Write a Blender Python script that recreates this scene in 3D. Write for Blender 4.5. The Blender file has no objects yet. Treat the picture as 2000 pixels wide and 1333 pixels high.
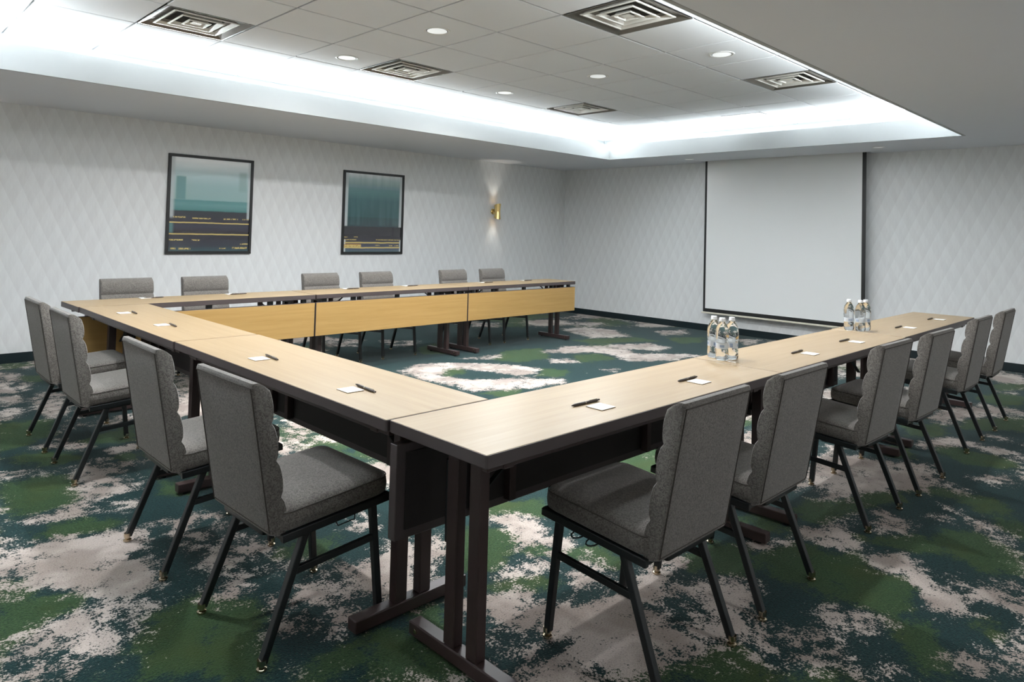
import bpy, bmesh, math, random
import numpy as np
from mathutils import Vector, Matrix, Euler, noise

random.seed(7)
scene = bpy.context.scene
col = scene.collection
PI = math.pi

# ------------------------------------------------------------------ camera
cam_d = bpy.data.cameras.new('camera')
cam = bpy.data.objects.new('camera', cam_d)
col.objects.link(cam)
cam.location = (-1.3284, -1.3871, 1.3577)
cam.rotation_euler = (1.6012, -0.0269, -0.7653)
cam_d.sensor_fit = 'HORIZONTAL'
cam_d.sensor_width = 36.0
cam_d.lens = 1355.21 / 2000 * 36.0
cam_d.shift_x = (1000 - 962.1) / 2000
cam_d.shift_y = -(666.5 - 409.97) / 2000
cam_d.clip_start = 0.05
scene.camera = cam

# ------------------------------------------------------------------ colour management and world
scene.view_settings.view_transform = 'Standard'
scene.view_settings.look = 'None'
scene.view_settings.gamma = 1.0
scene.view_settings.use_curve_mapping = False
scene.view_settings.exposure = 0.45
world = bpy.data.worlds.new('world')
scene.world = world
world.use_nodes = True
world.node_tree.nodes['Background'].inputs[0].default_value = (0.75, 0.82, 0.9, 1)
world.node_tree.nodes['Background'].inputs[1].default_value = 0.0

# ------------------------------------------------------------------ light levels
COVE_W = 16.5          # watts per metre of cove strip
COVE_TILT = 1.10       # strips lean in towards the tray
DOWN_W = 29.0          # each recessed downlight in the tray
SOFFIT_W = 2.0         # each soffit downlight; the unseen ones are added as fill
SCONCE_W = 1.0

# ------------------------------------------------------------------ room dimensions (metres)
H = 0.74               # table top height
XB, YL = 7.90, 6.43    # screen wall, picture wall
XN, YR = -2.50, -2.30  # walls behind and beside the camera
ZS = 2.433             # soffit
ZC = 2.77              # tray ceiling
ZL = 2.636             # top of the cove lip
TX0, TX1, TY0, TY1 = -0.95, 6.79, 0.3525, 4.675   # tray opening
CB = 0.40              # cove depth behind the lip

def area_light(name, loc, rot, sx, sy, watts, color=(1, 1, 1), spread=PI, shape='RECTANGLE'):
    d = bpy.data.lights.new(name, 'AREA')
    d.shape = shape
    d.size = sx
    d.size_y = sy
    d.energy = watts
    d.color = color
    d.spread = spread
    o = bpy.data.objects.new(name, d)
    o.location = loc
    o.rotation_euler = rot
    col.objects.link(o)
    return o

COOL = (0.88, 0.965, 1.0)
lx, ly = TX1 - TX0 + 0.6, TY1 - TY0 + 0.6
mx, my = (TX0 + TX1) / 2, (TY0 + TY1) / 2
zz = 2.608
area_light('cove_light', (mx, TY1 + 0.19, zz), (PI + COVE_TILT, 0, 0), lx, 0.03, COVE_W * lx, COOL, 2.4)
area_light('cove_light', (mx, TY0 - 0.19, zz), (PI - COVE_TILT, 0, 0), lx, 0.03, COVE_W * lx, COOL, 2.4)
area_light('cove_light', (TX1 + 0.19, my, zz), (PI, -COVE_TILT, 0), 0.03, ly, COVE_W * ly, COOL, 2.4)
area_light('cove_light', (TX0 - 0.19, my, zz), (PI, COVE_TILT, 0), 0.03, ly, COVE_W * ly, COOL, 2.4)

# ------------------------------------------------------------------ materials
def lin(c):
    return tuple(((v / 255) / 12.92 if v / 255 <= 0.04045 else ((v / 255 + 0.055) / 1.055) ** 2.4) for v in c)

class NT:
    """small node-tree helper"""
    def __init__(self, name):
        self.m = bpy.data.materials.new(name)
        self.m.use_nodes = True
        self.t = self.m.node_tree
        self.b = self.t.nodes['Principled BSDF']
    def n(self, typ, **kw):
        nd = self.t.nodes.new(typ)
        for k, v in kw.items():
            if k == 'ins':
                for a, b in v.items():
                    nd.inputs[a].default_value = b
            else:
                setattr(nd, k, v)
        return nd
    def l(self, a, b):
        self.t.links.new(a, b)
    def math(self, op, a, b=None, c=None, clamp=False):
        nd = self.n('ShaderNodeMath', operation=op)
        nd.use_clamp = clamp
        for i, v in enumerate((a, b, c)):
            if v is None:
                continue
            if isinstance(v, (int, float)):
                nd.inputs[i].default_value = v
            else:
                self.l(v, nd.inputs[i])
        return nd.outputs[0]
    def mix(self, f, a, b, blend='MIX'):
        nd = self.n('ShaderNodeMix', data_type='RGBA', blend_type=blend)
        for i, v in ((0, f), (6, a), (7, b)):
            if isinstance(v, (int, float)):
                nd.inputs[i].default_value = v
            elif isinstance(v, tuple):
                nd.inputs[i].default_value = v if len(v) == 4 else (*v, 1)
            else:
                self.l(v, nd.inputs[i])
        return nd.outputs[2]
    def noise(self, vec, scale, detail=3, rough=0.55, dist=0.0):
        nd = self.n('ShaderNodeTexNoise')
        nd.inputs['Scale'].default_value = scale
        nd.inputs['Detail'].default_value = detail
        nd.inputs['Roughness'].default_value = rough
        nd.inputs['Distortion'].default_value = dist
        self.l(vec, nd.inputs['Vector'])
        return nd.outputs['Fac']
    def coord(self, which='Object', scale=(1, 1, 1), rot=(0, 0, 0), loc=(0, 0, 0)):
        tc = self.n('ShaderNodeTexCoord')
        mp = self.n('ShaderNodeMapping')
        mp.inputs['Scale'].default_value = scale
        mp.inputs['Rotation'].default_value = rot
        mp.inputs['Location'].default_value = loc
        self.l(tc.outputs[which], mp.inputs['Vector'])
        return mp.outputs['Vector']
    def smooth(self, v, a, b):
        nd = self.n('ShaderNodeMapRange', interpolation_type='SMOOTHSTEP')
        self.l(v, nd.inputs['Value'])
        nd.inputs['From Min'].default_value = a
        nd.inputs['From Max'].default_value = b
        return nd.outputs['Result']
    def bump(self, h, strength, dist):
        nd = self.n('ShaderNodeBump')
        nd.inputs['Strength'].default_value = strength
        nd.inputs['Distance'].default_value = dist
        self.l(h, nd.inputs['Height'])
        self.l(nd.outputs['Normal'], self.b.inputs['Normal'])
    def base(self, v):
        if isinstance(v, tuple):
            self.b.inputs['Base Color'].default_value = (*v, 1)
        else:
            self.l(v, self.b.inputs['Base Color'])
    def set(self, **kw):
        for k, v in kw.items():
            self.b.inputs[k.replace('_', ' ')].default_value = v
        return self

def simple(name, c, rough=0.5, metal=0.0, spec=0.5, noise_amt=0.06, nscale=40):
    t = NT(name)
    v = t.coord('Object')
    f = t.noise(v, nscale, 3)
    a = tuple(x * (1 - noise_amt) for x in c)
    b = tuple(min(1, x * (1 + noise_amt)) for x in c)
    t.base(t.mix(f, a, b))
    t.set(Roughness=rough, Metallic=metal, Specular_IOR_Level=spec)
    return t.m

M = {}
M['ceil_paint'] = simple('ceiling_paint', lin((222, 225, 230)), 0.75, 0, 0.2, 0.01, 3)
M['fascia'] = simple('fascia_paint', lin((172, 174, 173)), 0.6, 0, 0.3, 0.01, 3)
M['grid'] = simple('ceiling_grid_metal', lin((96, 94, 92)), 0.5, 0, 0.3, 0.02, 20)
M['white_metal'] = simple('white_enamel', lin((232, 232, 230)), 0.35, 0, 0.5, 0.02, 30)
M['edge'] = simple('dark_brown_edge_band', lin((74, 66, 66)), 0.42, 0, 0.45, 0.05, 30)
M['brown_metal'] = simple('dark_brown_powder_coat', lin((57, 43, 42)), 0.38, 0, 0.5, 0.06, 60)
M['panel_back'] = simple('dark_panel_backing', lin((44, 40, 40)), 0.5, 0, 0.3, 0.05, 30)
M['black_metal'] = simple('black_powder_coat', lin((21, 26, 28)), 0.38, 0, 0.5, 0.08, 60)
M['black_paint'] = simple('black_frame_paint', lin((34, 35, 35)), 0.4, 0, 0.4, 0.05, 40)
M['baseboard'] = simple('dark_teal_vinyl', lin((16, 32, 36)), 0.45, 0, 0.4, 0.08, 10)
M['chrome'] = simple('nickel_glide', lin((205, 190, 165)), 0.18, 1.0, 0.5, 0.03, 50)
M['brass'] = simple('polished_brass', lin((232, 205, 140)), 0.28, 1.0, 0.5, 0.04, 50)
M['paper'] = simple('white_paper', lin((244, 244, 240)), 0.7, 0, 0.2, 0.01, 50)
M['card_edge'] = simple('brown_card_backing', lin((120, 95, 70)), 0.8, 0, 0.2, 0.05, 50)
M['pen'] = simple('dark_brown_pen', lin((58, 48, 44)), 0.3, 0, 0.5, 0.05, 50)
M['pen_metal'] = simple('pen_metal_clip', lin((190, 180, 160)), 0.25, 1.0, 0.5, 0.03, 50)
M['screen'] = simple('matte_screen_fabric', lin((236, 237, 236)), 0.85, 0, 0.1, 0.006, 2)
M['screen_bar'] = simple('ivory_screen_bar', lin((214, 208, 192)), 0.5, 0, 0.3, 0.02, 20)
M['cap'] = simple('white_bottle_cap', lin((240, 242, 244)), 0.4, 0, 0.4, 0.01, 50)
M['reflector'] = simple('lamp_reflector', lin((225, 226, 226)), 0.25, 0.4, 0.5, 0.01, 50)
M['vent_dark'] = simple('duct_interior', lin((52, 49, 45)), 0.7, 0, 0.2, 0.1, 20)
M['vent'] = simple('vent_enamel', lin((226, 222, 214)), 0.4, 0, 0.4, 0.05, 12)
M['vent_pan'] = simple('vent_pan_metal', lin((118, 111, 102)), 0.35, 0.5, 0.4, 0.12, 9)
M['return_panel'] = simple('grey_return_panel', lin((72, 72, 72)), 0.6, 0, 0.3, 0.03, 20)
M['sticker'] = simple('white_sticker', lin((215, 218, 220)), 0.6, 0, 0.3, 0.02, 30)

def emit(name, c, s):
    t = NT(name)
    t.base(tuple(c))
    t.b.inputs['Emission Color'].default_value = (*c, 1)
    t.b.inputs['Emission Strength'].default_value = s
    return t.m
M['lens'] = emit('lit_lamp_lens', (0.93, 0.96, 0.96), 0.4)
M['lens_dim'] = emit('dim_lamp_lens', (0.93, 0.96, 0.96), 0.2)
M['bulb'] = emit('warm_bulb', (1.0, 0.86, 0.62), 14.0)

# ceiling tile
t = NT('mineral_fibre_tile')
v = t.coord('Object')
f = t.noise(v, 90, 2)
f2 = t.noise(v, 1.6, 2)
t.base(t.mix(f2, t.mix(f, lin((228, 229, 232)), lin((236, 237, 240))), lin((236, 238, 241))))
t.bump(f, 0.25, 0.002)
t.set(Roughness=0.9, Specular_IOR_Level=0.1)
M['tile'] = t.m

# wallpaper : tall overlapping lozenges with brushed vertical threads
def wallpaper(name, axis):
    t = NT(name)
    tc = t.n('ShaderNodeTexCoord')
    sp = t.n('ShaderNodeSeparateXYZ')
    t.l(tc.outputs['Object'], sp.inputs[0])
    u = sp.outputs[axis]
    w = sp.outputs[2]
    wob = t.noise(tc.outputs['Object'], 9, 2)
    a = t.math('ADD', t.math('DIVIDE', u, 0.15), t.math('DIVIDE', w, 0.33))
    b = t.math('SUBTRACT', t.math('DIVIDE', u, 0.15), t.math('DIVIDE', w, 0.33))
    a = t.math('ADD', a, t.math('MULTIPLY', wob, 0.06))
    fa = t.math('FRACT', a)
    fb = t.math('FRACT', b)
    # every lozenge shades from its lower left to its upper right edge, overlaid at half size
    fa2 = t.math('FRACT', t.math('MULTIPLY', a, 2.0))
    fb2 = t.math('FRACT', t.math('MULTIPLY', b, 2.0))
    g2 = t.math('ADD', t.math('MULTIPLY', t.math('ADD', fa, t.math('SUBTRACT', 1.0, fb)), 0.36), t.math('MULTIPLY', t.math('ADD', fa2, fb2), 0.14))
    mp = t.n('ShaderNodeMapping')
    mp.inputs['Scale'].default_value = (160, 160, 9)
    t.l(tc.outputs['Object'], mp.inputs[0])
    thr = t.noise(mp.outputs[0], 1.0, 2)
    mp2 = t.n('ShaderNodeMapping')
    mp2.inputs['Scale'].default_value = (34, 34, 5)
    t.l(tc.outputs['Object'], mp2.inputs[0])
    thr2 = t.noise(mp2.outputs[0], 1.0, 2)
    k = t.math('ADD', t.math('MULTIPLY', g2, 0.55), t.math('ADD', t.math('MULTIPLY', thr, 0.30), t.math('MULTIPLY', thr2, 0.40)))
    k = t.smooth(k, 0.30, 0.98)
    t.base(t.mix(k, lin((225, 226, 226)), lin((237, 239, 239))))
    t.set(Roughness=0.55, Specular_IOR_Level=0.3)
    t.bump(thr, 0.12, 0.002)
    return t.m
M['wall_x'] = wallpaper('wallpaper_along_x', 0)
M['wall_y'] = wallpaper('wallpaper_along_y', 1)

# laminate, grain along local x
def laminate(name, c1, c2, c3, rough, spec, coat=0.0):
    t = NT(name)
    v = t.coord('Object', (1.2, 22, 22))
    v2 = t.coord('Object', (3.0, 130, 130))
    v3 = t.coord('Object', (0.5, 5, 5))
    f = t.noise(v, 1.0, 4, 0.6, 0.4)
    g = t.noise(v2, 1.0, 3)
    h = t.noise(v3, 1.0, 2)
    c = t.mix(t.smooth(f, 0.3, 0.7), c1, c2)
    c = t.mix(t.math('MULTIPLY', t.smooth(g, 0.5, 0.75), 0.45), c, c3)
    c = t.mix(t.math('MULTIPLY', h, 0.25), c, c1)
    t.base(c)
    t.set(Roughness=rough, Specular_IOR_Level=spec)
    t.bump(g, 0.05, 0.001)
    return t.m
M['wood_top'] = laminate('oak_laminate_top', lin((152, 129, 96)), lin((161, 140, 108)), lin((141, 115, 80)), 0.36, 0.42)
M['wood_panel'] = laminate('oak_laminate_panel', lin((166, 132, 78)), lin((176, 143, 89)), lin((149, 114, 61)), 0.4, 0.4)

# woven upholstery
def fabric(name, c1, c2):
    t = NT(name)
    tc = t.n('ShaderNodeTexCoord')
    mp = t.n('ShaderNodeMapping')
    mp.inputs['Rotation'].default_value = (0.0, 0.0, 0.0)
    t.l(tc.outputs['Object'], mp.inputs[0])
    sp = t.n('ShaderNodeSeparateXYZ')
    t.l(mp.outputs[0], sp.inputs[0])
    vo = t.n('ShaderNodeTexVoronoi', feature='F1')
    vo.inputs['Scale'].default_value = 265
    vo.inputs['Randomness'].default_value = 0.08
    t.l(tc.outputs['Object'], vo.inputs['Vector'])
    sc = t.n('ShaderNodeSeparateColor')
    t.l(vo.outputs['Color'], sc.inputs[0])
    w = sc.outputs[0]
    n1 = t.noise(tc.outputs['Object'], 260, 2)
    n2 = t.noise(tc.outputs['Object'], 14, 2)
    k = t.math('ADD', t.math('MULTIPLY', w, 0.55), t.math('MULTIPLY', n1, 0.4))
    k = t.smooth(k, -0.15, 0.95)
    c = t.mix(k, c1, c2)
    c = t.mix(t.math('MULTIPLY', n2, 0.25), c, c1)
    t.base(c)
    t.bump(k, 0.35, 0.0012)
    t.set(Roughness=0.85, Specular_IOR_Level=0.2)
    t.b.inputs['Sheen Weight'].default_value = 0.25
    t.b.inputs['Sheen Roughness'].default_value = 0.5
    return t.m
M['fabric'] = fabric('grey_woven_upholstery', lin((62, 58, 54)), lin((126, 121, 115)))
M['piping'] = simple('grey_piping', lin((80, 76, 72)), 0.9, 0, 0.1, 0.1, 200)

# water / bottle plastic
t = NT('clear_bottle_and_water')
t.base((0.97, 0.985, 0.99))
v = t.coord('Object')
t.set(Roughness=0.02, IOR=1.36)
t.b.inputs['Transmission Weight'].default_value = 1.0
t.bump(t.noise(v, 60, 2), 0.03, 0.001)
M['water'] = t.m
t = NT('frosted_clear_label')
t.base((0.78, 0.85, 0.93))
t.set(Roughness=0.35, Alpha=0.5)
M['label'] = t.m
t = NT('label_print')
t.base(lin((150, 170, 200)))
t.set(Roughness=0.4, Alpha=0.55)
M['label_print'] = t.m

# ------------------------------------------------------------------ mesh helpers
def tag(o, label=None, cat=None, group=None, kind=None):
    if label: o['label'] = label
    if cat: o['category'] = cat
    if group: o['group'] = group
    if kind: o['kind'] = kind
    return o

def empty(name, loc=(0, 0, 0), rz=0.0):
    o = bpy.data.objects.new(name, None)
    o.empty_display_size = 0.1
    o.location = loc
    o.rotation_euler = (0, 0, rz)
    col.objects.link(o)
    return o

def link(name, me, mat, parent=None, smooth=False):
    o = bpy.data.objects.new(name, me)
    col.objects.link(o)
    if mat is not None and not me.materials:
        me.materials.append(mat)
    if parent is not None:
        o.parent = parent
    if smooth:
        for p in me.polygons:
            p.use_smooth = True
    return o

class MB:
    def __init__(self):
        self.bm = bmesh.new()
    def box(self, x0, x1, y0, y1, z0, z1, bev=0.0, seg=2):
        b = bmesh.new()
        vs = [b.verts.new(p) for p in ((x0, y0, z0), (x1, y0, z0), (x1, y1, z0), (x0, y1, z0), (x0, y0, z1), (x1, y0, z1), (x1, y1, z1), (x0, y1, z1))]
        for f in ((0, 3, 2, 1), (4, 5, 6, 7), (0, 1, 5, 4), (1, 2, 6, 5), (2, 3, 7, 6), (3, 0, 4, 7)):
            b.faces.new([vs[i] for i in f])
        if bev > 0:
            bmesh.ops.bevel(b, geom=b.edges[:], offset=bev, segments=seg, affect='EDGES', profile=0.5)
        self._take(b)
        return self
    def _take(self, b, mat=None):
        me = bpy.data.meshes.new('tmp')
        if mat is not None:
            b.transform(mat)
        b.to_mesh(me)
        b.free()
        self.bm.from_mesh(me)
        bpy.data.meshes.remove(me)
    def bar(self, p, q, w, h, bev=0.0, up=(0, 0, 1)):
        """rectangular bar from p to q; w across, h along the up side"""
        p, q = Vector(p), Vector(q)
        d = q - p
        L = d.length
        z = d.normalized()
        u = Vector(up)
        x = u.cross(z)
        if x.length < 1e-5:
            x = Vector((1, 0, 0)).cross(z)
        x.normalize()
        y = z.cross(x)
        m = Matrix((x, y, z)).transposed().to_4x4()
        m.translation = p
        t_ = MB()
        t_.box(-w / 2, w / 2, -h / 2, h / 2, 0, L, bev, 2)
        self._take(t_.bm, m)
        return self
    def tube(self, pts, r, n=8, cap=True, rads=None):
        pts = [Vector(p) for p in pts]
        rings = []
        prev = None
        for i, p in enumerate(pts):
            if i == 0: d = pts[1] - p
            elif i == len(pts) - 1: d = p - pts[i - 1]
            else: d = (pts[i + 1] - p).normalized() + (p - pts[i - 1]).normalized()
            d.normalize()
            if prev is None:
                a = Vector((0, 0, 1)) if abs(d.z) < 0.9 else Vector((1, 0, 0))
                x = a.cross(d).normalized()
            else:
                x = (prev - d * prev.dot(d)).normalized()
            prev = x
            y = d.cross(x)
            rr = rads[i] if rads else r
            rings.append([p + (x * math.cos(2 * PI * k / n) + y * math.sin(2 * PI * k / n)) * rr for k in range(n)])
        self.loft(rings, cap)
        return self
    def loft(self, rings, cap=True, close=True):
        bm = self.bm
        R = [[bm.verts.new(p) for p in r] for r in rings]
        n = len(R[0])
        for i in range(len(R) - 1):
            for k in range(n if close else n - 1):
                a, b = R[i][k], R[i][(k + 1) % n]
                c, d = R[i + 1][(k + 1) % n], R[i + 1][k]
                bm.faces.new((a, b, c, d))
        if cap:
            bm.faces.new(list(reversed(R[0])))
            bm.faces.new(R[-1])
        return self
    def lathe(self, prof, n=24, c=(0, 0), cap=True):
        rings = [[(c[0] + r * math.cos(2 * PI * k / n), c[1] + r * math.sin(2 * PI * k / n), z) for k in range(n)] for r, z in prof]
        return self.loft(rings, cap)
    def mesh(self, name):
        bmesh.ops.recalc_face_normals(self.bm, faces=self.bm.faces[:])
        me = bpy.data.meshes.new(name)
        self.bm.to_mesh(me)
        self.bm.free()
        return me
    def build(self, name, mat, parent=None, smooth=False):
        return link(name, self.mesh(name), mat, parent, smooth)

def autosmooth(o, deg=40):
    me = o.data
    for p in me.polygons:
        p.use_smooth = True
    try:
        me.set_sharp_from_angle(angle=math.radians(deg))
    except Exception:
        pass
    return o

def rrect(hx, hy, r, z, n=5, cx=0, cy=0, fz=None):
    pts = []
    for sx, sy, a0 in ((1, 1, 0), (-1, 1, 90), (-1, -1, 180), (1, -1, 270)):
        for k in range(n + 1):
            a = math.radians(a0 + 90 * k / n)
            x = cx + sx * (hx - r) + r * math.cos(a)
            y = cy + sy * (hy - r) + r * math.sin(a)
            pts.append((x, y, z + (fz(x, y) if fz else 0)))
    return pts

# ================================================================== SETTING
#FLOOR
def build_floor():
    step = 0.05
    nx = int(round((XB - XN) / step)) + 1
    ny = int(round((YL - YR) / step)) + 1
    xs = np.linspace(XN, XB, nx)
    ys = np.linspace(YR, YL, ny)
    X, Y = np.meshgrid(xs, ys, indexing='ij')
    verts = np.stack([X.ravel(), Y.ravel(), np.zeros(X.size)], 1)
    idx = np.arange(nx * ny).reshape(nx, ny)
    quads = np.stack([idx[:-1, :-1], idx[1:, :-1], idx[1:, 1:], idx[:-1, 1:]], -1).reshape(-1, 4)
    me = bpy.data.meshes.new('floor')
    me.from_pydata(verts.tolist(), [], quads.tolist())
    be, gr = carpet_fields(X.ravel(), Y.ravel())
    for nm, arr in (('beige_field', be), ('green_field', gr)):
        at = me.attributes.new(nm, 'FLOAT', 'POINT')
        at.data.foreach_set('value', arr.astype(np.float32))
    me.update()
    fl = link('floor', me, M['carpet'])
    tag(fl, 'patterned carpet in green, teal and beige under the tables', None, None, 'structure')

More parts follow.
